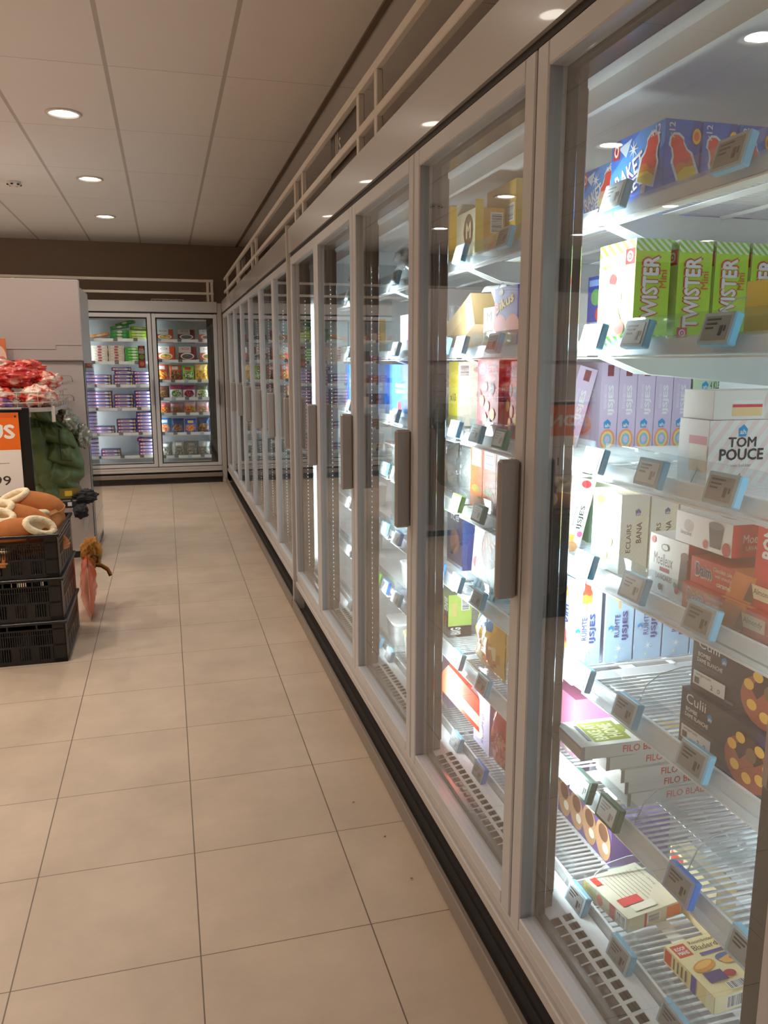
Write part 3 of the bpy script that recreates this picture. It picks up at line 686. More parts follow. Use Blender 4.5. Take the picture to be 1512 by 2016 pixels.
def lava(F):
    K = (.04,.03,.03)
    f = F['F']; f.rect(0,0,1,1,c8(236,234,230)); f.text('Moelleux', .38,.60,.50,.20,K,0,.0); f.text('LAVACAKES', .42,.30,.42,.09,K,0,.01); f.rect(.30,.40,.55,.47,c8(150,50,50)); f.ell(.10,.90,.06,.06,RED)
    f.ell(.42,.82,.10,.06,K); f.ell(.42,.82,.08,.045,c8(236,234,230)); f.poly([(.80,.22),(1,.18),(1,.78),(.84,.78)], c8(75,45,40)); f.ell(.93,.78,.10,.07,c8(110,70,60)); f.ell(.78,.18,.05,.06,c8(190,30,40)); f.ell(.73,.26,.04,.05,c8(90,140,50)); f.ell(.35,.13,.05,.06,c8(90,60,40))
    F['R'].rect(0,0,1,1,c8(180,40,40)); F['T'].rect(0,0,1,1,c8(225,222,220))
place(carton(.118,.15,.113,c8(236,234,230),lava), 'cake_box', .897, 1.262, 1.04, 'white chocolate lava cake box standing under the other on the fourth shelf', 'cake box', 'white chocolate lava cake boxes')
def lava2(F):
    f = F['F']; f.rect(0,0,1,1,c8(240,240,240)); f.ell(.24,.60,.09,.20,c8(205,200,200)); f.text('lavacake', .20,.35,.2,.14,c8(120,110,110),0,0); f.poly([(.64,.14),(.82,.14),(.86,.84),(.60,.84)], c8(78,74,80)); f.ell(.73,.84,.13,.12,c8(110,108,115)); f.ell(.92,.2,.07,.22,c8(190,50,50)); f.ell(.56,.18,.04,.14,c8(200,90,90))
    f = F['R']; f.rect(0,0,1,1,c8(176,36,34)); f.text('Moelleux', .42,.56,.5,.26,WHT,0,.01); f.text('LAVACAKES', .42,.28,.4,.14,WHT,0,.0); f.rect(.85,.1,.98,.9,c8(200,60,50)); f.ell(.55,.82,.05,.10,WHT)
    f = F['T']; f.rect(0,0,1,1,c8(232,230,230)); f.ell(.62,.45,.25,.2,c8(140,135,140))
place(carton(.152,.125,.056,c8(238,238,238),lava2), 'cake_box', .897, 1.168, 1.1545, 'white and red chocolate lava cake box lying across the boxes on the fourth shelf', 'cake box', 'white chocolate lava cake boxes')
def daim(F):
    Rr = c8(190,36,28)
    f = F['F']; f.rect(0,0,1,1,Rr); f.poly([(.38,0),(.62,0),(.66,1),(.46,1)], c8(214,120,50)); f.text('Daim', .14,.56,.17,.50,c8(235,225,210),0,.09); f.text('Daim', .14,.57,.165,.44,c8(60,50,100),0,.05)
    f.text('Chocolate cake', .34,.78,.19,.16,c8(245,225,190),0,.01); f.text('with crunchy', .35,.54,.17,.16,c8(245,225,190),0,.01); f.text('caramel', .36,.28,.14,.18,c8(245,225,190),0,.03)
    f.rect(.62,.30,.84,.78,c8(225,205,170)); f.text('Almondy', .73,.54,.17,.26,c8(70,50,40),0,.0); f.poly([(.56,.1),(.66,.1),(.62,.85)], c8(100,60,40))
    F['R'].rect(0,0,1,1,Rr); F['T'].rect(0,0,1,1,c8(200,50,36)); F['T'].poly([(.4,0),(.7,0),(.8,1),(.5,1)], c8(220,140,80))
da = carton(.25,.20,.047,c8(190,36,28),daim)
place(da, 'cake_box', .888, 1.075, 1.041, 'red caramel almond cake box, lower of the two stacked on the fourth shelf', 'cake box', 'red caramel cake boxes')
place(da, 'cake_box', .897, 1.068, 1.0895, 'red caramel almond cake box, upper of the two stacked on the fourth shelf', 'cake box', 'red caramel cake boxes')
def bon(F):
    f = F['F']; f.rect(0,0,1,1,c8(206,44,40)); f.text('BON', .25,.62,.24,.5,WHT,90,.05)
    F['R'].rect(0,0,1,1,c8(190,36,34))
place(carton(.11,.05,.10,c8(206,44,40),bon), 'ice_cream_box', .893, .975, 1.138, 'bright red box with white letters standing on the red cake boxes at the right edge', 'ice cream box')
# fifth shelf
def ruimte(F):
    Bc = c8(172,200,226); K = c8(60,60,130)
    f = F['R']; f.rect(0,0,1,1,Bc); popsicle(f,.47,.80,f.W*.62,f.H*.36,0,(c8(235,80,60),c8(245,140,60),c8(250,215,70)),False); f.text('RUIMTE', .40,.42,.18,.26,K,90,.01); f.text('IJSJES', .70,.42,.22,.33,K,90,.04); house(f,.17,.40,f.W*.18)
    star(f,.5,.16,.012,WHT,7,.2); star(f,.42,.06,.008,c8(225,230,170),7,.2); star(f,.85,.93,.005,WHT)
    f = F['F']; f.rect(0,0,1,1,c8(190,214,236)); f.text('RUIMTE', .45,.62,.8,.1,K,0,.02); f.text('IJSJES', .45,.50,.8,.12,K,0,.04); popsicle(f,.75,.84,f.W*.2,f.H*.26,20,glow=False); popsicle(f,.78,.25,f.W*.2,f.H*.3,0,glow=False); star(f,.3,.2,.012,WHT,7,.2)
    F['T'].rect(0,0,1,1,c8(120,150,180))
ru = carton(.15,.071,.208,c8(172,200,226),ruimte)
for k in range(6): place(ru, 'ice_lolly_box', .868+.0765*k+(.008 if k else 0), 1.63, .79, 'light blue box of rocket-shaped ices, fifth shelf, %s in its row' % ORD[k], 'ice lolly box', 'light blue ice lolly boxes')
def bombe(F):
    N = c8(30,28,46)
    f = F['F']; f.rect(0,0,1,1,c8(34,30,40)); f.poly([(.62,0),(1,0),(1,1),(.80,1)], c8(32,36,92)); f.text('Culii', .17,.86,.22,.17,c8(225,225,230),0,.0); house(f,.33,.74,f.H*.13)
    f.text('BOMBE', .13,.67,.13,.07,c8(225,220,215),0,.02); f.text('DAME BLANCHE', .19,.57,.26,.07,c8(225,220,215),0,.02); f.text('vanille ijs met choco', .17,.48,.20,.04,c8(130,125,130),0,0)
    f.rect(.03,.12,.36,.36,c8(225,225,222)); f.text('aangeraakt', .14,.31,.16,.06,BLK,0,0); f.text('2', .23,.20,.02,.08,BLK); f.ell(.30,.20,.014,.035,BLK); f.ell(.30,.20,.009,.022,c8(225,225,222)); f.rect(.05,.15,.10,.26,c8(60,60,60)); f.rect(.37,.10,.45,.15,c8(90,90,120))
    f.ell(.74,.42,.23,.42,c8(165,85,60)); f.poly([(.60,.55),(.68,.85),(.80,.84),(.88,.60),(.80,.45),(.74,.62),(.66,.42)], c8(60,30,28))
    for x, y in ((.58,.60),(.62,.30),(.74,.20),(.86,.30),(.92,.52),(.84,.74),(.66,.78)): f.ell(x,y,.045,.085,c8(240,185,80))
    f.ell(.77,.60,.05,.12,c8(120,90,60))
    F['R'].rect(0,0,1,1,c8(30,32,80)); f = F['T']; f.rect(0,0,1,1,c8(38,38,70)); f.rect(.12,.25,.55,.62,c8(190,190,200)); F['L'].rect(0,0,1,1,N)
cu = carton(.245,.22,.106,c8(36,34,70),bombe)
place(cu, 'ice_cream_box', .883, 1.052, .791, 'dark navy ice cream dome box, lower of the two stacked on the fifth shelf', 'ice cream box', 'dark navy ice cream boxes')
place(cu, 'ice_cream_box', .895, 1.040, .8985, 'dark navy ice cream dome box, upper of the two with a label on its top', 'ice cream box', 'dark navy ice cream boxes', rot=(0,0,2))
# sixth shelf
def cone(F):
    Pk = c8(226,130,172)
    f = F['F']; f.rect(0,0,1,1,c8(230,140,180)); f.poly([(1,.62),(.80,.02),(1,.15)], c8(215,160,90)); f.ell(.78,.20,.22,.16,c8(250,240,225)); f.ell(.72,.28,.12,.08,c8(90,50,40)); f.text('SNAP', .3,.8,.4,.12,WHT)
    f = F['R']; f.rect(0,0,1,1,Pk); f.poly([(0,.10),(0,.42),(.42,.62)], c8(214,158,84)); f.poly([(0,.15),(0,.22),(.40,.60)], c8(235,190,120)); f.text('JELLY', .56,.16,.16,.30,WHT,90,.03) if False else f.text('LLY', .58,.20,.13,.26,WHT,90,.03)
    F['T'].rect(0,0,1,1,c8(220,120,165))
place(carton(.13,.13,.147,c8(226,130,172),cone), 'ice_cream_box', .900, 1.648, .545, 'pink ice cream cone box at the left of the sixth shelf', 'ice cream box')
def filo(F):
    f = F['R']; f.rect(0,0,1,1,c8(232,230,224)); f.text('FILO BLADERDEEG', .66,.52,.62,.52,c8(200,50,44),0,.02); f.rect(0,0,.03,1,c8(150,145,140))
    f = F['F']; f.rect(0,0,1,1,c8(214,210,204)); f.rect(0,.8,1,1,c8(190,186,180))
    f = F['T']; f.rect(0,0,1,1,c8(236,234,228)); f.rect(.12,.14,.88,.45,c8(138,148,36)); f.poly([(.30,.45),(.62,.45),(.34,.55)],c8(138,148,36)); f.text('BAKE AT', .5,.22,.64,.10,c8(236,236,190),180,.04); f.text('HOME', .5,.35,.54,.115,c8(236,236,190),180,.04); f.ell(.50,.72,.22,.055,YEL); f.poly([(.3,.82),(.7,.80),(.62,.95),(.38,.93)], c8(222,170,90)); f.text('FILO BLADERDEEG', .10,.76,.09,.40,c8(200,50,44),-90,.02); f.rect(.2,.1,.8,.13,c8(90,100,110))
fi = carton(.115,.275,.029,c8(232,230,224),filo)
for k, (dx, dy, rz) in enumerate([(.905,0,0),(.898,.002,.5),(.885,-.003,-.6),(.850,.002,1.0),(.795,.006,-1.5)]):
    place(fi, 'pastry_box', dx, 1.415+dy, .546+.0297*k, 'flat white filo pastry box on the sixth shelf, %s' % ['lowest of the pile of five','second lowest of the pile of five','middle of the pile of five','second from the top of the pile','topmost of the pile, sticking out'][k], 'pastry box', 'flat white filo pastry boxes', rot=(0,0,rz))
# bottom shelf
def choc(F):
    f = F['F']; f.rect(0,0,1,1,c8(110,84,140)); 
    for k in range(4): f.ell(.12+.25*k,.42,.13,.40,c8(196,150,110),rot=12); f.ell(.12+.25*k,.58,.08,.18,c8(110,70,50),rot=30); f.ell(.17+.25*k,.30,.05,.10,c8(240,230,210))
    f = F['R']; f.rect(0,0,1,1,c8(112,86,150)); F['T'].rect(0,0,1,1,c8(140,115,170)); F['T'].ell(.5,.5,.3,.3,c8(200,170,140))
place(carton(.27,.16,.125,c8(112,86,150),choc), 'ice_cream_box', .99, 1.675, .265, 'purple box with chocolate ice cream print at the back of the bottom shelf', 'ice cream box')
def beige(F):
    C = c8(206,200,176)
    f = F['T']; f.rect(0,0,1,1,C)
    for k in range(9): f.rect(.12,.22+.07*k,.62+.05*((k*3) % 4),.235+.07*k,c8(150,140,124))
    f.text('bladerdeeg', .34,.90,.45,.05,c8(130,120,110),0,0); f.rect(.62,.10,.78,.48,c8(190,60,60)); f.rect(.06,.05,.24,.16,c8(196,52,40)); f.rect(.80,.2,.93,.6,c8(220,214,196))
    f = F['F']; f.rect(0,0,1,1,c8(190,176,140)); f.rect(0,0,.3,1,c8(150,140,80)); f.ell(.38,.5,.07,.4,c8(200,70,40)); f.rect(.60,0,.72,1,c8(180,50,60)); f.barcode(.76,.1,.96,.95)
    f = F['R']; f.rect(0,0,1,1,C); f.barcode(.35,.2,.60,.8,False); f.rect(.30,0,.34,1,c8(180,60,60)); f.rect(.72,.1,.98,.9,c8(205,110,50))
place(carton(.15,.150,.034,c8(206,200,176),beige), 'pastry_box', .893, 1.400, .266, 'beige pastry carton lying back side up on the bottom shelf', 'pastry box', rot=(0,0,9))
def koop(F):
    C = c8(240,222,170)
    f = F['T']; f.rect(0,0,1,1,C); f.rect(.04,.72,.28,.95,c8(200,60,34)); f.text('KOOP', .16,.87,.17,.06,WHT,0,.04); f.text('MANS', .16,.79,.17,.06,WHT,0,.04)
    f.text('Roomboter', .56,.92,.42,.06,c8(70,45,30),0,.0); f.text('Bladerdeeg', .64,.80,.62,.12,c8(50,35,28),0,.0); f.rect(.36,.66,.80,.715,c8(80,70,140))
    f.ell(.26,.50,.20,.09,c8(214,140,60),rot=12); f.ell(.26,.52,.16,.05,c8(236,180,96),rot=12); f.ell(.72,.52,.22,.10,c8(80,100,150),rot=-10); f.poly([(.52,.52),(.95,.62),(.98,.40),(.60,.44)], c8(226,168,90)); f.ell(.76,.50,.06,.04,c8(190,50,40)); f.ell(.5,.28,.10,.06,c8(160,40,50)); f.rect(.12,.20,.42,.38,c8(60,52,110)); f.barcode(.30,.03,.62,.16)
    f = F['L']; f.rect(0,0,1,1,c8(238,214,150)); f.rect(.02,.1,.16,.9,c8(210,70,40)); 
    for k in range(4): f.rect(.2+.08*k,.15,.23+.08*k,.85,c8(120,90,70))
    f.rect(.56,0,.66,1,c8(80,70,150)); f.rect(.85,0,1,1,c8(240,225,190))
    f = F['F']; f.rect(0,0,1,1,c8(240,226,184)); f.barcode(.2,.1,.5,.9); F['R'].rect(0,0,1,1,c8(238,214,150))
place(carton(.142,.145,.036,c8(240,222,170),koop), 'pastry_box', 1.012, 1.095, .266, 'yellow puff pastry box lying flat at the front of the bottom shelf', 'pastry box', rot=(0,0,4), base=0)
def yell(F):
    f = F['R']; f.rect(0,0,1,1,c8(246,226,180)); 
    f = F['F']; f.rect(0,0,1,1,c8(244,224,176)); f.rect(.03,.62,.30,.95,c8(205,60,36)); f.text('Filodeeg', .58,.6,.6,.2,c8(50,40,30),0,.0); f.rect(.6,.2,.8,.4,c8(200,60,50))
    F['T'].rect(0,0,1,1,c8(246,230,190))
place(carton(.16,.05,.13,c8(246,226,180),yell), 'pastry_box', 1.06, 1.33, .265, 'cream and red pastry box standing behind, seen through the wire shelf', 'pastry box', rot=(0,0,0))
pz = carton(.20,.24,.032,c8(170,90,50), lambda F: (F['T'].rect(0,0,1,1,c8(150,80,50)), F['T'].ell(.5,.5,.36,.36,c8(214,120,60)), F['T'].ell(.4,.6,.1,.1,c8(180,40,40)), F['T'].ell(.62,.42,.1,.1,c8(110,140,50)), F['T'].ell(.58,.66,.08,.08,c8(240,210,140))))
for k in range(3): place(pz, 'pizza_box', 1.10, 1.02, .265+.033*k, 'brown and orange pizza carton at the back of the bottom shelf, %s from below' % ORD[k], 'pizza box', 'brown pizza cartons on the bottom shelf')
pb = carton(.20,.18,.03,c8(86,60,110), lambda F: (F['T'].rect(0,0,1,1,c8(92,64,120)), F['T'].ell(.5,.5,.3,.3,c8(190,150,100))))
for k in range(3): place(pb, 'ice_cream_box', 1.12, 1.30, .545+.031*k, 'dark purple flat carton at the back of the sixth shelf, %s from below' % ORD[k], 'ice cream box', 'dark purple flat cartons')
# clear dividers standing across the shelves
dv = MB(); pts = [(.0,.0),(.30,.0)]+[(.30-.02*k, .075-.00001*k) for k in range(1)]+[(.10,.075),(.05,.066),(.02,.045),(.0,.015)]
dv.prism([(p[0], p[1]) for p in pts], -.001, .001, M_CLEAR, axis='x'); dv.tube([(0,.0,.0),(0,.02,.045),(0,.05,.066),(0,.10,.075),(0,.30,.075)], .0012, mat('clear_edge', (.45,.5,.52), .2), n=5); DV = dv.mesh('shelf_divider')
for k, (y, s_) in enumerate([(1.32,5),(1.30,6),(1.20,3),(1.18,2),(1.47,7),(1.13,6),(2.10,4),(2.20,5),(2.12,6)]):
    link(DV, 'shelf_divider', None, (.888, y, SZ[s_-1]+.001), (0,0,R(-90)), None, 'clear plastic divider standing on the %s shelf %s, %s' % (ORD[s_-1], 'behind the nearest door' if y < 1.5 else 'behind the second door', ['left half','middle','right of centre','right','far left','far right','right side','middle','right side'][k]), 'shelf divider', 'clear shelf dividers')

# ------------------------------------------------------------------ bags and pouches
def pouch(w, h, d, cols, art=None, seed=0, m=M_GLOSS, crump=.006):
    """sealed pillow pouch, base at z=0, front at -y side; cols(u,v) gives its print"""
    mb = MB(); nu, nv = 16, 20
    def fn(sg):
        def f(u, v):
            e = (1-abs(2*u-1)**3.0)*(math.sin(math.pi*min(1,max(0,(v*1.06-.03))))**.45)
            n = noise.noise(Vector((u*4+seed, v*4, seed*1.7)))*crump*2+noise.noise(Vector((u*11+seed, v*10, seed)))*crump
            wob = 1-.05*math.sin(v*math.pi)
            uu = u if sg < 0 else 1-u
            return ((uu-.5)*w*wob+n*.4, d/2+sg*(d/2*max(0,e)+.0012)+n*e, v*h)
        return f
    mb.grid(fn(-1), nu, nv, m, colfn=cols); mb.grid(fn(1), nu, nv, m, colfn=lambda u, v: cols(1-u, v))
    return mb
def photo_cols(bg, food, label=None, seed=1, top=None):
    """a pouch print: band of colour on top, a round picture of food below, a pale label"""
    def f(u, v):
        if label and abs(u-.5) < .22 and .72 < v < .88: return label
        if top and v > .66: return top
        r = math.hypot((u-.5)/.42, (v-.34)/.28)
        if r < 1:
            q = noise.noise(Vector((u*7+seed*3.1, v*8, seed)))
            return food[0] if q > .12 else food[1] if q > -.12 else food[2]
        return bg
    return f

# second door: assorted cartons
def magnum(F):
    f = F['F']; f.rect(0,0,1,1,c8(232,224,190)); f.ell(.62,.62,.24,.32,c8(110,75,50)); f.text('M', .62,.62,.22,.30,c8(232,220,180),0,.03); f.text('classic', .5,.18,.5,.06,c8(180,160,110),0,0)
    f = F['R']; f.rect(0,0,1,1,c8(226,160,40)); f.barcode(.50,.52,.95,.92,False); f.text('6', .52,.22,.22,.2,c8(200,80,40)); f.rect(0,0,.06,1,c8(250,200,50)); F['T'].rect(0,0,1,1,c8(150,110,60))
o = place(carton(.165,.088,.148,c8(232,190,90),magnum), 'ice_cream_box', .90, 2.365, 1.775, 'cream and yellow choc-ice box with a round brown emblem, top shelf of second door', 'ice cream box')
mb = MB(); mb.box(-.085,-.083,-.0,.07,.148,.186,M_CARD,c8(236,228,196)); mb.box(.0828,.0848,-.004,.022,.02,.170,M_CARD,c8(250,205,60)); mb.obj('open_flap', o)
def ytall(F):
    f = F['F']; f.rect(0,0,1,1,c8(244,190,40)); f.barcode(.2,.66,.8,.9,False); f = F['R']; f.rect(0,0,1,1,c8(250,200,50))
yt = carton(.085,.10,.19,c8(244,190,40),ytall)
place(yt, 'ice_cream_box', .90, 2.555, 1.775, 'tall yellow ice cream box left of the choc-ice box on the top shelf', 'ice cream box', 'tall yellow boxes')
place(yt, 'ice_cream_box', .90, 2.655, 1.775, 'tall yellow ice cream box farther left, partly behind the frame, top shelf', 'ice cream box', 'tall yellow boxes')
place(carton(.22,.10,.225,c8(214,172,60),lambda F: (F['F'].rect(0,0,1,1,c8(214,172,60)), F['F'].barcode(.74,.50,.95,.72,False), F['F'].rect(0,0,1,.42,c8(190,160,120)), F['F'].ell(.55,.6,.05,.05,c8(200,90,60)))), 'ice_cream_box', 1.005, 2.35, 1.775, 'large dull yellow carton standing behind the choc-ice box on the top shelf', 'ice cream box')
br_ = carton(.24,.075,.10,c8(200,165,115),lambda F: (F['F'].rect(0,0,1,1,c8(206,172,120)), F['F'].rect(.0,.55,.6,1,c8(226,200,150)), F['F'].barcode(.78,.5,.95,.9), F['R'].rect(0,0,1,1,c8(190,160,110)), F['T'].rect(0,0,1,1,c8(232,222,200)), F['F'].text('mini', .2,.3,.2,.3,c8(190,110,60),0,0)))
place(br_, 'ice_cream_box', .90, 2.39, 1.545, 'tan ice cream carton tilted on the second shelf behind the second door', 'ice cream box', rot=(0,-22,0))
def mmini(F):
    f = F['F']; f.rect(0,0,1,1,c8(212,190,150)); f.text('M', .5,.78,.4,.22,c8(90,70,50),0,.02); f.text('mini', .5,.42,.7,.12,c8(80,60,45),0,.02); f.text('mini', .5,.28,.7,.12,c8(80,60,45),0,.02); F['R'].rect(0,0,1,1,c8(226,210,175)); F['T'].rect(0,0,1,1,c8(240,236,228))
place(carton(.085,.10,.115,c8(212,190,150),mmini), 'ice_cream_box', .893, 2.15, 1.515, 'small beige mini ice box beside the blue fruit box on the second shelf', 'ice cream box')
mb = MB(); mb.grid(lambda u, v: (-.055+.11*u, .03-.045*v+.02*math.sin(u*3), .118+.055*math.sin(v*2.4)), 8, 6, M_CARD, c8(246,246,244)); me_ = mb.mesh('card_flap')
link(me_, 'loose_card', None, (.905, 2.15, 1.52), (0,0,R(-90)), None, 'white torn-open card flap curling above the beige mini ice box', 'card flap')
def pik(F):
    f = F['F']; f.rect(0,0,1,1,c8(84,80,180)); f.rect(0,0,1,.42,c8(240,150,70)); f.ell(.25,.40,.28,.16,c8(225,80,90)); f.ell(.8,.35,.3,.2,c8(240,120,60)); f.ell(.5,.15,.3,.14,c8(240,220,120)); f.text('pikus', .45,.72,.8,.22,c8(240,210,60),14,.05); f.text('p', .14,.66,.16,.2,c8(230,70,110),10,.05); f.ell(.30,.92,.10,.05,WHT)
    F['R'].rect(0,0,1,1,c8(90,90,190))
place(carton(.15,.08,.160,c8(84,80,180),pik), 'ice_lolly_box', .885, 2.02, 1.515, 'violet and orange fruit ice box at the right of the second door, second shelf', 'ice lolly box')
def x10(F):
    f = F['F']; f.rect(0,0,1,1,c8(250,235,60)); f.text('x10', .5,.45,.6,.12,c8(60,60,40)); f = F['R']; f.rect(0,0,1,1,c8(220,212,196)); f.barcode(.04,.78,.34,.96,False); f.ell(.55,.88,.1,.04,c8(180,170,160)); f.rect(.8,.04,.96,.5,c8(205,196,180))
place(carton(.085,.115,.205,c8(250,235,60),x10), 'ice_cream_box', .90, 2.455, 1.275, 'yellow and beige box marked x10 on the third shelf behind the second door', 'ice cream box')
place(carton(.10,.115,.200,c8(150,150,140),lambda F: (F['F'].rect(0,0,1,1,c8(176,176,168)), F['F'].ell(.5,.3,.2,.2,c8(110,110,100)), F['F'].rect(.2,.6,.8,.9,c8(130,130,120)))), 'ice_cream_box', .92, 2.56, 1.275, 'grey patterned box left of the yellow x10 box on the third shelf', 'ice cream box')
def redice(F):
    f = F['F']; f.rect(0,0,1,1,c8(200,30,40)); f.ell(.22,.86,.18,.08,c8(235,100,160)); f.text('Jel', .22,.90,.2,.06,WHT,0,.03); f.text('Jelly', .22,.83,.24,.05,WHT,0,.03); f.text('RASPBERRY', .70,.90,.48,.05,WHT,0,.02); f.text('RED LOLLIES', .70,.83,.48,.05,WHT,0,.02)
    for x, y, c in ((.4,.62,c8(70,15,30)),(.72,.6,c8(70,15,30)),(.1,.5,c8(90,20,30)),(.5,.35,c8(245,130,30)),(.25,.42,YEL),(.75,.25,YEL),(.4,.18,c8(240,160,40)),(.6,.12,c8(60,40,110))): f.ell(x,y,.11,.08,c)
    f = F['R']; f.rect(0,0,1,1,c8(190,28,36)); f.text('red ices', .4,.6,.5,.04,WHT); f.barcode(.5,.84,.95,.95,False)
place(carton(.155,.07,.205,c8(200,30,40),redice), 'ice_lolly_box', .885, 2.13, 1.282, 'bright red ice lolly box with fruit print on the third shelf, second door', 'ice lolly box')
place(carton(.10,.07,.205,c8(200,30,40),redice), 'ice_lolly_box', .90, 1.995, 1.275, 'second bright red lolly box, cut off by the door frame, third shelf', 'ice lolly box')
silv = pouch(.15,.19,.07,lambda u, v: c8(190,190,186) if u < .8 else c8(150,80,60),seed=3,m=mat('silver_foil',c8(205,208,210),.18,.75,bump=.4,noise_scale=25)); SIL = silv.mesh('foil_bag')
place(SIL, 'foil_bag', .885, 2.52, 1.042, 'shiny silver foil bag at the left on the fourth shelf, second door', 'foil bag', 'silver foil bags')
place(SIL, 'foil_bag', .895, 2.365, 1.042, 'shiny silver foil bag beside the brown boxes on the fourth shelf', 'foil bag', 'silver foil bags')
def bbox(F):
    f = F['F']; f.rect(0,0,1,1,c8(168,84,48)); f.barcode(.14,.66,.86,.92,False); f.rect(0,0,1,.2,c8(140,66,50)); f.ell(.5,.3,.35,.06,c8(120,110,50)); F['R'].rect(0,0,1,1,c8(150,74,44)); F['T'].rect(0,0,1,1,c8(205,110,70))
bb = carton(.097,.10,.193,c8(168,84,48),bbox)
for k, y in enumerate((2.24,2.14,2.04)): place(bb, 'ice_cream_box', .90, y, 1.042, 'rust brown box with barcode on the fourth shelf, %s' % ['left of three','middle of three','right of three, at the door frame'][k], 'ice cream box', 'rust brown boxes')
place(carton(.09,.04,.165,WHT,lambda F: (F['F'].rect(0,0,1,1,c8(240,240,244)), F['F'].ell(.3,.85,.16,.06,c8(150,70,160)), F['F'].rect(.2,.4,.5,.62,c8(130,80,170)), F['F'].rect(.7,.1,1,.5,c8(220,60,120)))), 'ice_cream_box', .862+.03, 2.03, 1.043, 'small white box with purple dots in front of the brown boxes', 'ice cream box') if False else None
def alm(F):
    f = F['F']; f.rect(0,0,1,1,c8(214,232,236)); f.ell(.55,.68,.40,.30,c8(90,55,45)); 
    for k in range(7): f.ell(.25+.1*k,.66+.06*(k % 3),.03,.07,c8(170,110,80),rot=20*k)
    f.text('almond ijs', .4,.30,.6,.07,c8(80,120,130),-20,0); f.stripes(0,0,1,.2,c8(190,214,220),6); F['R'].rect(0,0,1,1,c8(225,238,240)); F['T'].rect(0,0,1,1,WHT)
place(carton(.17,.06,.215,WHT,alm), 'ice_cream_box', .885, 2.125, .795, 'pale box with almond chocolate ices on the fifth shelf behind the second door', 'ice cream box', rot=(-6,0,0))
place(carton(.15,.07,.215,c8(60,60,90),lambda F: (F['F'].rect(0,0,1,1,c8(70,72,104)), F['F'].ell(.5,.4,.3,.2,c8(150,110,100)), F['F'].text('ice', .5,.8,.5,.12,WHT), F['R'].rect(0,0,1,1,c8(60,80,130)))), 'ice_cream_box', .93, 2.50, .79, 'dark blue ice cream box at the left on the fifth shelf', 'ice cream box')
place(carton(.10,.07,.20,c8(190,186,180),lambda F: (F['F'].rect(0,0,1,1,c8(196,192,186)), F['F'].ell(.75,.7,.2,.2,c8(70,60,60)), F['F'].ell(.4,.25,.3,.1,c8(190,120,120)))), 'ice_cream_box', .945, 2.33, .79, 'grey card ice cream box between the dark blue and the almond box', 'ice cream box', rot=(-4,0,0))
def big(F):
    f = F['F']; f.rect(0,0,1,1,c8(150,185,110)); f.rect(.70,0,1,1,c8(60,48,44)); f.rect(.70,.66,1,1,c8(120,160,70)); f.text('BIG', .85,.76,.22,.30,WHT,-90,.05); f.ell(.85,.42,.10,.07,c8(170,70,60)); f.text('choco', .85,.2,.12,.3,c8(200,190,180),-90,0); f.ell(.35,.5,.25,.3,c8(170,130,110))
    f = F['R']; f.rect(0,0,1,1,c8(168,190,96)); f.rect(0,0,1,.26,c8(66,54,50)); f.text('BIG', .32,.14,.4,.16,c8(225,225,220),90,.05); f.barcode(.55,.62,.9,.92,False); f.rect(.15,.50,.35,.82,c8(200,180,110)); F['T'].rect(0,0,1,1,c8(190,205,170))
place(carton(.15,.085,.150,c8(168,190,96),big), 'ice_cream_box', .895, 2.53, .548, 'green and dark brown ice cream box with BIG lettering on the sixth shelf', 'ice cream box')
yel = pouch(.20,.205,.07,photo_cols(c8(232,182,80),(c8(246,232,190),c8(214,150,60),c8(190,110,50)),c8(70,140,200),5),seed=5)
place(yel.mesh('pouch'), 'ice_cream_bag', .885, 2.13, .548, 'orange yellow bag with swirled ice cream print on the sixth shelf', 'ice cream bag')
lb = carton(.13,.10,.20,c8(200,186,214),lambda F: (F['F'].rect(0,0,1,1,c8(206,192,220)), F['F'].text('ROOM IJS', .6,.35,.18,.5,c8(90,60,140),90,.02), F['F'].ell(.3,.25,.3,.14,c8(240,225,200)), F['R'].rect(0,0,1,1,c8(190,176,206)), F['T'].rect(0,0,1,1,c8(225,215,232))))
for k, (y, x) in enumerate(((2.57,.92),(2.40,.985),(2.20,.92))): place(lb, 'ice_cream_box', x, y, .265, 'lilac ice cream box on the bottom shelf behind the second door, %s' % ['left','middle','right'][k], 'ice cream box', 'lilac boxes on the bottom shelf')
redp = pouch(.12,.21,.06,photo_cols(c8(190,60,52),(c8(210,110,90),c8(170,50,44),c8(226,150,130)),None,9),seed=9)
place(redp.mesh('pouch'), 'ice_cream_bag', .90, 2.045, .268, 'red bag at the right end of the bottom shelf behind the second door', 'ice cream bag')
def redlong(F):
    for k in ('F','T','R','L'): F[k].rect(0,0,1,1,c8(216,70,48))
    f = F['F']; f.rect(.35,.15,.72,.5,c8(232,210,190)); f.ell(.90,.4,.08,.3,c8(236,190,170)); f = F['T']; f.rect(.28,0,.30,1,c8(160,50,40)); f.rect(.35,.1,.7,.42,c8(232,212,196))
A_, B_ = Vector((.872,2.335,.455)), Vector((.985,2.195,.315)); dx_ = (B_-A_).normalized(); dy_ = Vector((.75,.66,.0)); dy_ = (dy_-dx_*dy_.dot(dx_)).normalized(); dz_ = dx_.cross(dy_)
o = link(carton(.29,.075,.085,c8(216,70,48),redlong), 'ice_cream_box', label='bright red long box fallen slantwise in front of the lilac boxes', cat='ice cream box')
o.rotation_euler = Matrix((dx_, dy_, dz_)).transposed().to_euler(); o.location = (A_+B_)/2-dy_*.037-dz_*.0425
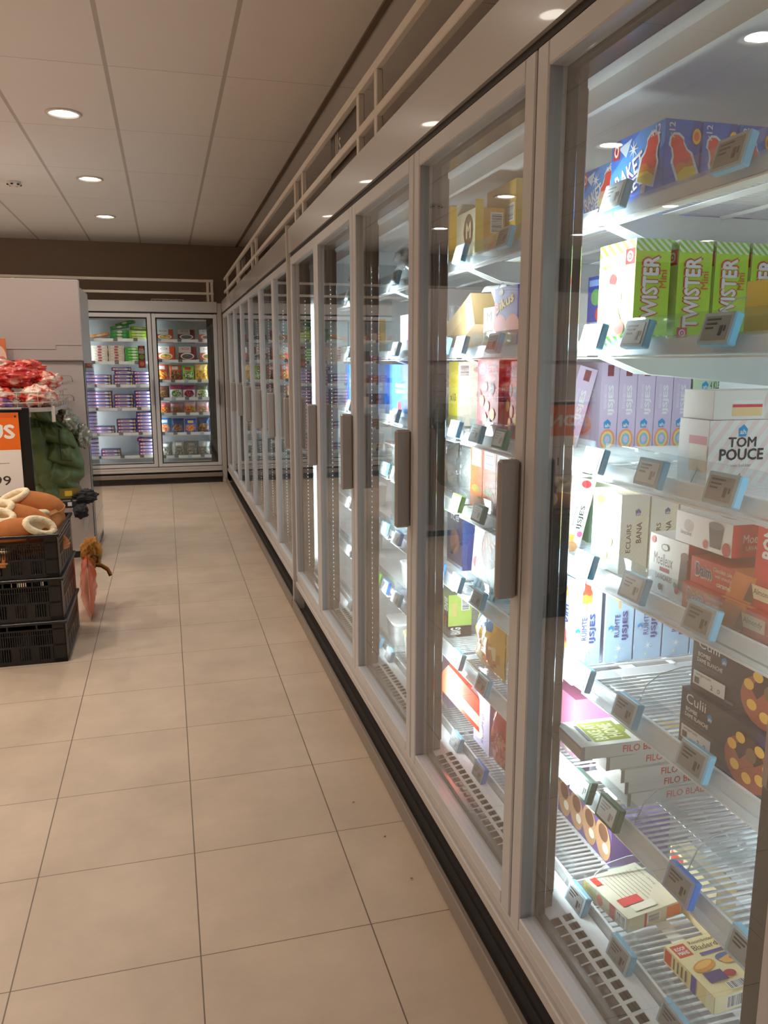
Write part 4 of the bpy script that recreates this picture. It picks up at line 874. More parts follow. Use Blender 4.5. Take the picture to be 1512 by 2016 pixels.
# third and fourth door
def tubmesh(w, d, h, c, lidc):
    mb = MB(); q = .86
    def ringf(s, z, r=.18):
        out = []
        for k in range(20):
            a = 6.28319*k/20; ca, sa = math.cos(a), math.sin(a); e = .35
            out.append((math.copysign(abs(ca)**e, ca)*w/2*s, d/2+math.copysign(abs(sa)**e, sa)*d/2*s, z))
        return out
    rings = [ringf(q,0), ringf(q+.02,h*.05), ringf(.98,h*.92), ringf(1.03,h*.93), ringf(1.03,h), ringf(.96,h)]
    vs = [p for r in rings for p in r]; fs = []
    for i in range(5):
        for k in range(20): l = (k+1) % 20; fs.append((i*20+k, i*20+l, (i+1)*20+l, (i+1)*20+k))
    mb.add(vs, fs, M_GLOSS, [c]*60+[lidc]*40, True); mb.add(rings[5], [tuple(range(20))], M_GLOSS, lidc); mb.add(rings[0], [tuple(reversed(range(20)))], M_GLOSS, c)
    return mb.mesh('tub')
TUB = tubmesh(.17,.13,.115,c8(236,236,226),c8(222,206,160)); TUBW = tubmesh(.16,.12,.10,c8(240,240,238),c8(244,244,244))
for k, (x, y, z, me, lab) in enumerate([(.90,2.95,.267,TUB,'large white ice cream tub with a cream lid on the bottom shelf, third door'),(.90,3.22,.267,TUBW,'white ice cream tub left of the cream-lidded tub, bottom shelf'),(.93,3.10,.547,TUBW,'white ice cream tub on the sixth shelf behind the third door'),
    (.91,3.02,1.042,TUBW,'white ice cream tub on the fourth shelf behind the third door'),(.90,3.25,1.042,TUBW,'white ice cream tub left of another on the fourth shelf, third door'),(.90,3.75,.792,TUBW,'white ice cream tub on the fifth shelf behind the fourth door'),(.90,3.95,.792,TUB,'cream-lidded tub on the fifth shelf behind the fourth door'),
    (.90,3.85,.547,TUB,'cream-lidded tub on the sixth shelf behind the fourth door'),(.90,3.8,1.042,TUBW,'white ice cream tub on the fourth shelf behind the fourth door'),(.90,2.85,.792,TUBW,'white ice cream tub at right on the fifth shelf behind the third door')]):
    place(me, 'ice_cream_tub', x, y, z, lab, 'ice cream tub', 'ice cream tubs behind the third and fourth doors')
BIGS = pouch(.30,.16,.12,lambda u, v: WHT,seed=13,m=MATS['silver_foil'],crump=.012).mesh('foil_bag')
place(BIGS, 'foil_bag', .89, 3.05, 1.777, 'large crumpled silver foil bag on the top shelf behind the third door', 'foil bag')
place(BIGS, 'foil_bag', .89, 3.85, 1.777, 'large crumpled silver foil bag on the top shelf behind the fourth door', 'foil bag')
place(carton(.20,.12,.17,c8(225,228,232)), 'ice_cream_box', 1.04, 3.0, 1.775, 'plain white carton standing behind the silver bag on the top shelf, third door', 'ice cream box')
def bigblue(F):
    f = F['F']; f.rect(0,0,1,1,c8(66,128,214)); f.rect(.35,.45,.85,.52,c8(170,200,236)); f.rect(.35,.56,.85,.63,c8(170,200,236)); f.ell(.55,.2,.10,.10,c8(220,60,60)); f.rect(0,.0,1,.08,c8(220,226,232)); F['R'].rect(0,0,1,1,c8(40,100,190)); F['L'].rect(0,0,1,1,c8(226,234,242))
for k, (y, z) in enumerate([(3.02,1.27),(3.85,1.27),(3.35,1.27)]): place(carton(.26,.15,.20,c8(66,128,214),bigblue), 'ice_cream_box', .88, y, z, 'large light blue ice cream carton on the third shelf, %s' % ['behind the third door','behind the fourth door','left part of the third door'][k], 'ice cream box', 'large light blue cartons')
place(carton(.17,.10,.14,c8(232,232,236),lambda F: (F['F'].rect(0,0,1,1,c8(236,236,240)), F['F'].rect(.55,.1,1,.8,c8(235,150,190)), F['F'].ell(.3,.6,.2,.2,c8(240,180,180)))), 'ice_cream_box', .90, 2.98, 1.517, 'white and pink ice cream box on the second shelf behind the third door', 'ice cream box')
place(carton(.20,.10,.16,c8(236,200,120),lambda F: (F['F'].rect(0,0,1,1,c8(240,214,150)), F['F'].ell(.5,.4,.3,.25,c8(190,120,60)))), 'ice_cream_box', .90, 3.75, 1.517, 'tan ice cream box on the second shelf behind the fourth door', 'ice cream box')

# ------------------------------------------------------------------ end-wall freezer goods
def meal(F):
    f = F['F']; f.rect(0,0,1,1,c8(34,60,150)); f.rect(.12,.22,.80,.84,c8(236,206,222)); f.ell(.13,.52,.09,.36,c8(205,30,50)); f.ell(.13,.52,.06,.22,c8(245,225,230)); f.rect(.30,.46,.66,.62,c8(96,70,130)); f.rect(.70,.30,.86,.70,c8(238,240,248)); f.ell(.93,.5,.05,.35,c8(235,190,80))
    F['T'].rect(0,0,1,1,c8(30,52,130)); F['R'].rect(0,0,1,1,c8(24,44,120)); F['L'].rect(0,0,1,1,c8(24,44,120))
ML = carton(.225,.20,.041,c8(34,60,150),meal)
def stack(me, name, x, y, z, n, hh, lab, cat, grp, jit=.004, sd=0):
    rn = random.Random(sd)
    for k in range(n):
        pl = 'lowest' if k == 0 and n > 1 else 'topmost' if k == n-1 else ORD[k]+' from below'
        link(me, name, None, (x+rn.uniform(-jit,jit), y+rn.uniform(0,jit), z+.0005+(hh+.0006)*k), (0,0,rn.uniform(-jit,jit)*4), None, lab % pl, cat, grp)
YP = YF+.16
GB = 'blue frozen pizza boxes in the end-wall freezer'
rows = {2: [(-.755,3,0),(-.495,3,0),(-.262,4,0)], 3: [(-.755,5,0),(-.505,4,0),(-.262,5,0)], 4: [(-.745,2,0),(-.49,4,0),(-.255,6,0)], 5: [(-.69,2,0),(-.245,4,0)]}
for i, lst in rows.items():
    for k, (x, n, _) in enumerate(lst):
        stack(ML, 'pizza_box', x, YP, SFL[i], n, .041, 'blue pizza box, %%s, %s pile on the %s shelf of the end wall' % (['left','middle','right'][k] if len(lst) == 3 else ['left','right'][k], ORD[i]), 'pizza box', GB, sd=i*10+k)
for k, (x, z, r) in enumerate([(-.50, SFL[2]+.129, -3), (-.53, SFL[2]+.172, 2)]):
    link(ML, 'pizza_box', None, (x+.02, YP, z), (0,0,R(r)), None, 'blue pizza box pushed askew on the %s of the middle pile, third shelf' % ['upper part','very top'][k], 'pizza box', GB)
link(ML, 'pizza_box', None, (-.26, YP-.01, SFL[5]+.172), (0,R(3),R(-6)), None, 'tilted blue pizza box lying on the right pile on the sixth shelf', 'pizza box', GB)
def simple(bg, stripe, tag_, w=.22, h=.034, d=.2, side=None):
    def art(F):
        f = F['F']; f.rect(0,0,1,1,bg); f.rect(.15,.2,.85,.8,stripe); f.ell(.5,.5,.14,.38,tag_); F['T'].rect(0,0,1,1,bg); F['R'].rect(0,0,1,1,side or bg)
    return carton(w, d, h, bg, art)
GR = simple(c8(30,140,60),c8(60,170,80),c8(230,240,220)); LG = simple(c8(150,205,50),c8(225,240,150),c8(240,245,200)); WH = simple(c8(225,210,190),c8(240,232,220),c8(190,90,100),.18,.032); OR = simple(c8(225,140,70),c8(240,180,110),c8(240,220,190))
stack(GR,'pizza_box',-.505,YP,SFL[0],3,.034,'green pizza box, %s in the top shelf pile of the end-wall freezer','pizza box','green pizza boxes',sd=1)
stack(LG,'pizza_box',-.285,YP,SFL[0],3,.034,'lime pizza box, %s in the top shelf pile of the end-wall freezer','pizza box','lime pizza boxes',sd=2)
link(GR,'pizza_box',None,(-.50,YP+.01,SFL[0]+.128),(0,R(-9),R(3)),None,'green pizza box tilted up on top of the green pile','pizza box','green pizza boxes')
link(GR,'pizza_box',None,(-.44,YP+.03,SFL[0]+.175),(0,R(-15),R(-4)),None,'green pizza box resting steeply above the other tilted green one','pizza box','green pizza boxes')
link(LG,'pizza_box',None,(-.26,YP+.02,SFL[0]+.115),(0,R(4),R(5)),None,'lime pizza box lying crooked on the lime pile','pizza box','lime pizza boxes')
link(OR,'pizza_box',None,(-.74,YP,SFL[0]+.028),(0,R(-11),0),None,'orange flat box propped at a slant at the left of the top shelf','pizza box')
stack(WH,'pizza_box',-.745,YP,SFL[1],6,.032,'cream pizza box, %s, left pile on the second shelf of the end wall','pizza box','cream pizza boxes',sd=3)
stack(WH,'pizza_box',-.555,YP,SFL[1],6,.032,'cream pizza box, %s, middle pile on the second shelf of the end wall','pizza box','cream pizza boxes',sd=4)
GR2 = simple(c8(60,180,60),c8(150,220,120),c8(235,245,220),.20)
stack(GR2,'pizza_box',-.35,YP,SFL[1],5,.034,'bright green box, %s in the pile behind the hanging brown strip','pizza box','bright green boxes',sd=5)
def strip(F):
    f = F['F']; f.rect(0,0,1,1,c8(96,34,34)); f.ell(.5,.93,.3,.04,c8(205,60,60)); f.text('FOR',.5,.84,.6,.06,WHT,0,.04); f.text('GOOD',.5,.76,.8,.07,WHT,0,.04); f.text('PIZZA',.5,.68,.8,.06,WHT,0,.04); f.ell(.5,.50,.4,.12,c8(110,140,70)); f.rect(.05,.02,.95,.34,c8(160,60,50)); f.ell(.5,.18,.35,.10,c8(205,120,80))
link(carton(.080,.006,.262,c8(96,34,34),strip),'hanging_card',None,(-.262,YF+.098,1.42),(R(0),0,0),None,'tall dark red advertising card hanging in front of the second shelf','advertising card')
# right door: upright cartons then pouches
def plate(bg, lab, food):
    def art(F):
        f = F['F']; f.rect(0,0,1,1,bg); f.rect(.0,.55,.72,1,lab); f.ell(.40,.84,.22,.07,RED); f.ell(.4,.84,.17,.045,lab); f.ell(.5,.30,.40,.24,c8(240,240,235)); f.ell(.5,.28,.32,.18,food[0]); f.ell(.38,.30,.12,.08,food[1]); f.ell(.62,.24,.10,.07,food[1]); f.ell(.5,.36,.08,.05,c8(120,140,60)); F['T'].rect(0,0,1,1,bg)
    return art
BX = [carton(.205,.06,.165,c8(205,70,40),plate(c8(214,80,44),c8(240,238,232),(c8(222,160,60),c8(240,200,110)))), carton(.205,.06,.165,c8(110,36,34),plate(c8(120,40,38),c8(215,205,200),(c8(90,90,100),c8(120,100,90)))),
      carton(.205,.06,.165,c8(214,80,44),plate(c8(216,90,54),c8(244,242,238),(c8(200,120,60),c8(80,120,60))))]
labs = ['orange and white','dark maroon','orange, white and green']
for k in range(3):
    x = -.0+.02+k*.258
    link(BX[k],'meal_carton',None,(x,YP,SFR[1]+.001),(0,0,0),None,'%s meal carton standing on the second shelf behind the right end-wall door'%labs[k],'meal carton','meal cartons')
    link(BX[k],'meal_carton',None,(x+.0,YP+.03,SFR[0]+.001),(R(-38),0,0),None,'%s meal carton leaning back on the top shelf of the end wall'%labs[k],'meal carton','meal cartons')
    link(BX[k],'meal_carton',None,(x+.012,YP+.095,SFR[1]+.001),(0,0,0),None,'second %s meal carton, directly behind the first on the second shelf'%labs[k],'meal carton','meal cartons')
def pset(i, specs, h, grp, kindname, w=.145):
    for k, (bg, food, lb_, top, lab) in enumerate(specs):
        p = pouch(w*(1+.05*((k*7+i) % 3-1)), h*(1+.04*((k*5+i) % 3-1)), .05, photo_cols(bg, food, lb_, k+i*7, top), seed=k+i*5).mesh('pouch')
        link(p, kindname, None, (-.035+.158*k, YP-.01, SFR[i]+.001), (R(-5),0,R((k*37+i*11) % 9-4)), None, lab+' in front on the %s shelf of the end wall'%ORD[i], 'frozen food bag', grp)
        p2_ = link(p, kindname, None, (-.035+.158*k+.008, YP+.065, SFR[i]+.001), (R(-5),0,R((k*17+i*11) % 9-4)), None, lab+' in the second row, %s shelf of the end wall'%ORD[i], 'frozen food bag', grp)
OR_ = (c8(222,140,50),c8(240,180,90),c8(190,80,40)); GN = (c8(110,150,60),c8(230,225,200),c8(60,110,50)); DK = (c8(120,80,50),c8(90,60,40),c8(170,130,80)); GY = (c8(130,130,120),c8(90,92,86),c8(170,168,156))
W_ = c8(240,236,232)
pset(2,[(c8(224,96,60),OR_,W_,c8(226,110,80),'orange vegetable bag'),(c8(200,90,60),DK,W_,c8(214,110,60),'brown and orange bag'),(c8(150,200,60),GN,c8(200,60,90),None,'lime green bag'),(c8(232,176,60),(c8(150,100,40),c8(240,190,70),c8(200,150,60)),None,c8(238,200,110),'golden yellow bag'),(c8(150,120,190),(c8(110,170,160),c8(180,160,210),c8(90,120,180)),W_,None,'violet bag')],.19,'frozen food bags','frozen_bag')
pset(3,[(c8(130,80,70),DK,None,c8(120,80,70),'brown bag'),(c8(228,226,216),GN,None,c8(170,70,100),'white and green bag'),(c8(226,210,214),(c8(120,30,50),c8(200,90,110),c8(90,20,40)),None,c8(140,40,80),'white and wine red bag'),(c8(228,228,216),GN,None,c8(110,120,90),'pale bag with asparagus print'),(c8(150,60,110),OR_,None,c8(120,50,120),'purple and orange bag')],.155,'frozen food bags','frozen_bag')
pset(4,[(c8(190,90,60),OR_,None,c8(210,120,130),'orange and pink bag'),(c8(150,90,80),(c8(90,110,40),c8(120,70,50),c8(170,90,90)),None,c8(180,120,120),'brown and olive bag'),(c8(220,120,90),(c8(236,150,60),c8(120,150,60),c8(205,50,60)),None,c8(230,190,190),'salmon red bag'),(c8(220,150,150),(c8(150,160,80),c8(190,110,90),c8(230,200,180)),None,c8(236,196,200),'pink bag'),(c8(236,230,220),(c8(60,60,60),c8(220,190,110),c8(40,40,40)),None,c8(40,60,80),'black and white bag')],.135,'frozen food bags','frozen_bag')
BL = (c8(222,130,60),c8(240,190,140),c8(230,90,60))
pset(5,[(c8(50,130,190),BL,W_,None,'light blue seafood bag'),(c8(36,60,110),DK,None,c8(30,60,120),'dark blue seafood bag'),(c8(60,110,210),BL,c8(240,220,120),c8(50,80,200),'bright blue seafood bag'),(c8(30,50,90),DK,None,c8(30,50,100),'navy seafood bag'),(c8(70,160,190),BL,None,c8(60,150,190),'turquoise seafood bag')],.175,'frozen seafood bags','frozen_bag')
pset(6,[(c8(120,124,118),GY,c8(210,214,214),None,'grey transparent bag with white label'),(c8(140,144,136),GY,c8(226,228,228),c8(150,154,150),'silver grey bag with large label'),(c8(92,96,92),GY,c8(150,154,154),None,'dark grey bag'),(c8(110,112,108),GY,None,c8(170,172,170),'smoky transparent bag'),(c8(90,104,92),(c8(226,224,216),c8(120,124,116),c8(80,96,80)),None,None,'grey green bag with white lumps')],.175,'frozen fish bags','frozen_bag')
# doors farther left: seen in the glass of the right row
PZ = [simple(c8(190,60,44),c8(230,200,170),c8(160,40,40)), simple(c8(222,205,180),c8(240,228,210),c8(190,60,60)), simple(c8(30,28,30),c8(44,40,42),c8(225,110,50),.24,.07), simple(c8(205,40,60),c8(240,230,232),c8(34,60,150)), simple(c8(110,60,44),c8(190,140,90),c8(120,160,60))]
pn = ['red and cream','cream','black','red and white','brown']
for dn, x0 in (('third', -1.53), ('fourth', -2.30)):
    for i, z in enumerate(SFL if dn == 'third' else SFR):
        j = (i*2+(1 if dn == 'fourth' else 0)) % 5
        for k in range(3):
            m = (j+(k == 1)) % 5; hh = .07 if m == 2 else .034
            stack(PZ[m],'pizza_box',x0+.245*k,YP,z,min(2+(i+k) % 2, 3) if m != 2 else 2,hh,pn[m]+' pizza box, %s, pile '+str(k+1)+', '+ORD[i]+' shelf, '+dn+' end-wall door','pizza box','pizza boxes hidden by the gondola',sd=i*7+k)

# ------------------------------------------------------------------ gondola at left
t = thing('shelf_gondola', 'tall pale grey shop gondola whose blank end panel faces the camera at left', 'shop shelving', (-.585, 6.37, 0))
MP = mat('panel_grey', lin((186,176,172)), .5, noise_amt=.02, noise_scale=3)
b = MB(); b.cbox(-1.6, 0, 0, .03, .05, 1.49, MP); b.obj('end_panel', t)
b = MB(); b.cbox(-1.6, .010, -.022, .03, 1.492, 2.072, MP, b=.006); b.obj('upper_panel', t)
b = MB(); b.cbox(-1.6, -.175, -.026, -.022, 1.575, 1.582, MP, b=.001); b.cbox(-.180, -.174, -.026, -.022, 1.582, 1.610, MP, b=.001); b.cbox(-.174, .0, -.026, -.022, 1.605, 1.612, MP, b=.001); b.obj('raised_seam', t)
b = MB(); b.cbox(-1.2, -.006, .03, .85, .06, 2.04, MP); b.obj('side_body', t)
b = MB(); b.box(-1.6, -.002, .006, .86, 0, .05, M_BLACK); b.obj('plinth', t)
b = MB(); b.cbox(.012, .020, -.004, .70, .10, 1.475, M_GLASS, b=.001); b.obj('glass_side', t)
b = MB(); b.box(.001, .004, .012, .03, .02, 2.05, M_BLACK); b.obj('dark_joint', t)
b = MB(); b.cbox(-.01, .045, -.12, .0, 0, .055, M_BLKPL); b.obj('foot', t)
b = MB(); b.tube([(.030,-.11,.05),(.035,-.12,.12),(.055,-.14,.17),(.06,-.15,.21)], .006, mat('hook_grey', (.25,.23,.21), .4)); b.obj('wire_hook', t)
for z in (1.385, 1.245):
    b = MB(); b.tube([(-.21,-.01,z),(-.21,-.03,z),(-.10,-.03,z),(-.085,-.03,z-.006),(-.078,-.03,z-.018),(-.076,-.03,z-.045)], .003, MATS['hook_grey']); b.obj('hook', t)
# orange card behind the basket
b = MB(); b.cbox(-.20, 0, 0, .01, 0, .25, M_PLAIN, c8(214,120,70)); f_ = Face(b, (-.20,0,0), (1,0,0), (0,0,1), .20, .25, M_PLAIN); f_.ell(.75,.45,.25,.35,c8(236,200,180)); f_.ell(.85,.2,.2,.3,c8(222,130,110))
b.obj('poster_card', loc=(-1.085, 6.28, 1.40), label='orange and pink picture card standing behind the basket at the left edge', cat='card')
# wire basket
M_BW = mat('basket_wire', lin((205,195,185)), .35, .2)
t = thing('wire_basket', 'white wire basket shelf holding red plastic bags in front of the gondola panel', 'basket', (-.70, 5.55, 0))
path = [(-.75,0),(-.16,0),(-.06,.045),(-.01,.14),(0,.28),(0,.76)]
def off(p, z, g=0): return [(x, y, z) for x, y in p]
for nm, z in (('top_wire',1.290),('middle_wire',1.225)):
    b = MB(); b.tube(off(path, z), .0032, M_BW); b.obj(nm, t)
b = MB(); b.prism([(-.75,.0),(-.16,.0),(-.05,.045),(0,.16),(0,.76),(-.75,.76)], 1.166, 1.190, MATS['panel_grey'], axis='z'); b.obj('tray', t, fix=True)
for k, (x, y) in enumerate([(-.70,0),(-.54,0),(-.38,0),(-.22,0),(-.10,.026),(-.03,.09),(0,.22),(0,.36),(0,.50),(0,.64)]):
    b = MB(); b.tube([(x,y,1.19),(x,y,1.29)], .0024, M_BW); b.obj('upright_wire', t)
b = MB(); b.prism([(-.75,.1),(-.16,.1),(-.20,.30),(-.75,.30)], 1.13, 1.166, MATS['panel_grey'], axis='z'); b.obj('bracket_plate', t, fix=True)
b = MB(); b.cbox(-.052,-.030,.04,.042,1.095,1.20,M_WHITE,b=.0005); b.obj('tag_strip', loc=(-.70+.02, 5.60, .0), label='long white paper tag hanging under the right corner of the wire basket', cat='paper tag')
# crumpled bags
def blob(rx, ry, rz, colf, seed, amp=.22, m=M_GLOSS, nu=84, nv=56, fr=2.2, flat=.0):
    mb = MB()
    def fn(u, v):
        a = u*6.28319; p = (v-.5)*math.pi
        d = Vector((math.cos(a)*math.cos(p), math.sin(a)*math.cos(p), math.sin(p)))
        q = 1+amp*noise.noise(d*fr+Vector((seed*3.3,0,0)))+amp*.55*noise.noise(d*fr*2.6+Vector((0,seed,0)))+amp*.3*noise.noise(d*fr*6+Vector((0,0,seed)))
        z = d.z*rz*q
        if flat: z = max(z, -rz*flat)
        return (d.x*rx*q, d.y*ry*q, z)
    mb.grid(fn, nu, nv, m, wu=True, colfn=lambda u, v: colf(u, v)); return mb
def redbag(seed, mix):
    def f(u, v):
        q = noise.noise(Vector((math.cos(u*6.28)*2.2, math.sin(u*6.28)*2.2, v*5+seed)))+mix
        return c8(196,44,36) if q > .12 else c8(222,92,72) if q > -.06 else c8(228,168,150) if q > -.3 else c8(240,214,198)
    return f
M_FILM = mat('crinkled_film', attr=True, rough=.14, col=(1,1,1), bump=.7, noise_scale=28, coat=.6)
for k, (x, y, z, rx, ry, rz, mix, lab) in enumerate([(-.83,5.74,1.255,.12,.13,.075,-.25,'pink and red plastic bag at the right front of the basket'),(-1.12,5.72,1.26,.15,.13,.08,.0,'red plastic bag at the left front of the basket'),
    (-.80,5.95,1.355,.11,.15,.065,-.15,'pinkish red bag on the right side of the heap'),(-.99,5.85,1.38,.17,.15,.075,.25,'bright red glossy bag in the middle of the heap'),(-1.16,5.93,1.44,.17,.14,.08,-.05,'red and pale bag at the left top of the heap'),(-.92,6.02,1.445,.12,.12,.055,.2,'red crumpled bag at the very top of the heap')]):
    blob(rx, ry, rz, redbag(k*2.7, mix), k+1, .26, M_FILM).obj('plastic_bag', loc=(x,y,z), label=lab, cat='plastic bag', group='red plastic bags in the wire basket')
blob(.10,.09,.05,lambda u, v: c8(110,80,140) if math.sin(u*22) > 0 else c8(190,110,140),11,.2,M_FILM).obj('plastic_bag', loc=(-1.06,5.63,1.215), label='purple striped bag squeezed in the bottom left front of the basket', cat='plastic bag')
# foil-like clear bags behind the jacket
M_CF = mat('clear_crinkle', lin((150,150,138)), .12, .55, bump=.9, noise_scale=30)
blob(.085,.08,.10,lambda u, v: (1,1,1),21,.3,M_CF).obj('clear_bag', loc=(-.70,6.10,1.05), label='crinkled clear plastic bag over dark cloth, upper of the two beside the jacket', cat='plastic bag')
blob(.062,.07,.085,lambda u, v: (1,1,1),23,.3,M_CF).obj('clear_bag', loc=(-.605,6.14,.955), label='crinkled shiny clear bag at right of the jacket, lower of the two', cat='plastic bag')
# green padded jacket
M_JK = mat('jacket_green', lin((72,88,46)), .55, noise_amt=.12, noise_scale=20, bump=.25)
M_BC = mat('black_cloth', (.016,.015,.017), .8, noise_amt=.3, noise_scale=15, bump=.3)
t = thing('padded_jacket', 'dark green padded jacket hanging in folds behind the crate of slippers', 'jacket', (-.76, 6.05, 0))
XR = [(.46,.02),(.50,.10),(.56,.14),(.62,.12),(.66,.165),(.76,.168),(.84,.145),(.93,.115),(1.02,.06),(1.10,.0),(1.16,-.05)]
def lerp(tb, z):
    for (a, x), (b_, y) in zip(tb, tb[1:]):
        if a <= z <= b_: return x+(y-x)*(z-a)/(b_-a)
    return tb[0][1] if z < tb[0][0] else tb[-1][1]
def jk(sg):
    def f(u, v):
        z = .46+.70*v; xr = lerp(XR, z); xl = -.21; uu = u if sg < 0 else 1-u
        seam = abs(math.sin((z+.22*uu*.35)*math.pi/.155))**.45
        e = math.sin(math.pi*uu)**.5
        n = noise.noise(Vector((uu*5, z*9, 2)))*.035+(.5-abs(noise.noise(Vector((uu*9+z*3, z*16, 5)))))*.026+noise.noise(Vector((uu*22, z*34, 5)))*.008
        return (xl+(xr-xl)*uu, sg*(.035+.085*seam)*e+n*(-1 if sg < 0 else 1)*e, z+.03*math.sin(uu*2.6)+n*.6)
    return f
b = MB(); b.grid(jk(-1), 44, 70, M_JK); b.grid(jk(1), 20, 30, M_JK); b.obj('body', t)
b = MB()
def slv(u, v):
    a = u*6.28319; z = 1.04-.52*v; r = .055+.018*abs(math.sin(v*15))**.5-.015*v
    n = noise.noise(Vector((math.cos(a)*2, math.sin(a)*2, v*7)))*.02
    return (-.135+.09*v+(r+n)*math.cos(a), -.105+.02*v+(r+n)*math.sin(a)*.8, z)
b.grid(slv, 22, 50, M_JK, wu=True); b.obj('sleeve', t)
b = MB(); b.tube([(.03-.0*k, -.118-.01*math.sin(k), 1.02-.07*k) for k in range(4)]+[(.10,-.11,.80)], .004, M_BLACK); b.obj('zip', t)
# dark cloth, gloves and card below the jacket
blob(.13,.055,.30,lambda u, v: (1,1,1),31,.2,M_BC).obj('dark_garment', loc=(-.88,6.26,.84), label='black garment hanging behind the green jacket beside the sign stand', cat='garment')
blob(.072,.055,.042,lambda u, v: (1,1,1),32,.3,M_BC).obj('glove', loc=(-.488,4.77,.728), label='black knitted glove at right above the crate, upper one', cat='glove', group='black gloves')
blob(.040,.05,.040,lambda u, v: (1,1,1),35,.25,M_BC).obj('glove', loc=(-.495,4.70,.655), label='rounded black glove hanging over the back corner of the crate', cat='glove', group='black gloves')
b = MB(); b.cbox(-.055,.055,0,.004,0,.11,M_CARD,(.02,.02,.02),b=.0005); f_ = Face(b,(-.055,0,0),(1,0,0),(0,0,1),.11,.11); f_.rect(0,.5,1,1,c8(110,96,40)); f_.rect(.25,.62,.6,.88,c8(205,170,50)); f_.rect(.1,.36,.5,.40,c8(170,170,170)); f_.rect(.35,.10,.55,.30,c8(225,225,225)); f_.rect(.6,.34,.85,.40,c8(150,150,150))
b.obj('cardboard_label', loc=(-.548,4.72,.672), rot=(R(-8),0,R(6)), label='olive and black cardboard label attached to the gloves', cat='label')
b = MB(); b.cbox(-.012,.012,0,.002,0,.095,M_WHITE,b=.0004); b.obj('paper_tag', loc=(-.478,4.705,.545), rot=(0,R(8),R(20)), label='small white paper tag dangling below the black glove beside the crate', cat='paper tag')

# price sign on its stand
t = thing('price_sign', 'orange and white sale price sign on a black stand behind the slipper crate', 'price sign', (-.785, 4.73, 0), (R(0),0,R(3)))
b = MB(); b.cbox(-.45, 0, 0, .006, .64, 1.21, M_PLAIN, c8(246,240,232), b=.001); f_ = Face(b,(-.45,0,.64),(1,0,0),(0,0,1),.45,.57,M_PLAIN)
f_.rect(0,.645,1,1,c8(243,112,12)); f_.poly([(0,1),(0,.99),(.5,.955),(1,.95),(1,1)],c8(226,98,8)); f_.ell(.965,.965,.012,.010,BLK)
f_.text('BONUS', .5,.82,.88,.125,c8(250,246,240),0,.05); f_.text('14.99', .40,.36,.78,.15,c8(50,48,46),0,.01) if False else f_.text('14.99', .66,.35,.40,.09,c8(60,56,54),0,.01)
f_.text('SLOFFEN DIVERSE MATEN', .5,.52,.86,.022,c8(80,76,72),0,0) if False else f_.rect(.12,.515,.86,.52,c8(150,146,142)); f_.rect(.04,.195,.99,.199,c8(120,116,112)); b.obj('board', t)
b = MB(); b.cbox(-.47, .055, .012, .03, .60, 1.235, M_BLKPL); b.obj('back_plate', t)
b = MB(); b.tube([(-.45,-.004,1.232),(.02,-.004,1.232)], .006, M_BW, n=8); b.obj('top_rod', t)
b = MB(); b.cbox(-.01, .04, .03, .06, 0, 1.22, M_BLKPL); b.obj('stand_post', t)

# crates
def crate_meshes():
    W, D, Hh = .40, .585, .218; body = MB(); m = M_BLKPL; T = .006
    def wall(axis, L, off_, out):
        def B(a0, a1, z0, z1, o0=0., o1=T):
            lo, hi = sorted((off_+out*-o0, off_-out*o1))
            if axis == 'x': body.box(a0, a1, lo, hi, z0, z1, m)
            else: body.box(lo, hi, a0, a1, z0, z1, m)
        B(0, L, .0, .022); B(0, L, .172, .180); B(0, L, .088, .098); B(.06, L-.06, .148, .152)
        for s in (0, L-.062):
            B(s, s+.062, 0, .205)
            for z in (.045, .100, .158): B(s, s+.062, z, z+.003, .004, .006)
            B(s+.030, s+.033, 0, .2, .004, .006)
            B(s if s == 0 else s+.059, (s+.003) if s == 0 else s+.062, 0, .2, .004, .006)
        x = .066
        while x < L-.068: B(x, x+.0045, .098, .172); x += .0105
        n = max(3, int((L-.13)/.085)); wd = (L-.13)/n
        for k in range(n):
            a = .065+wd*k; B(a, a+wd*.30, .022, .088); B(a+wd*.85, a+wd, .022, .088); q = a+wd*.34
            while q < a+wd*.83: B(q, q+.005, .022, .088); q += .011
        for k in range(1, 3): B(L*k/3-.004, L*k/3+.004, .18, .205)
    wall('x', W, 0, -1); wall('x', W, D, 1); wall('y', D, 0, -1); wall('y', D, W, 1)
    body.box(.006, W-.006, .006, D-.006, 0, .006, m)
    rim = MB(); e = .010
    rim.cbox(-e, W+e, -e, .008, .203, Hh, m, b=.002); rim.cbox(-e, W+e, D-.008, D+e, .203, Hh, m, b=.002); rim.cbox(-e, .008, .008, D-.008, .203, Hh, m, b=.002); rim.cbox(W-.008, W+e, .008, D-.008, .203, Hh, m, b=.002)
    return body.mesh('crate_body'), rim.mesh('rim')
CB, CR = crate_meshes()
for k in range(3):
    t = thing('plastic_crate', 'black slotted plastic crate, %s of the stack of three' % ['bottom','middle','top one full of slippers,'][k] if k < 2 else 'black slotted plastic crate full of slippers, topmost of the stack of three', 'crate', (-.945+.004*(1-k), 4.075+.005*k, .2185*k), group='black crates stacked at left')
    link(CB, 'crate_body', t); link(CR, 'rim', t)

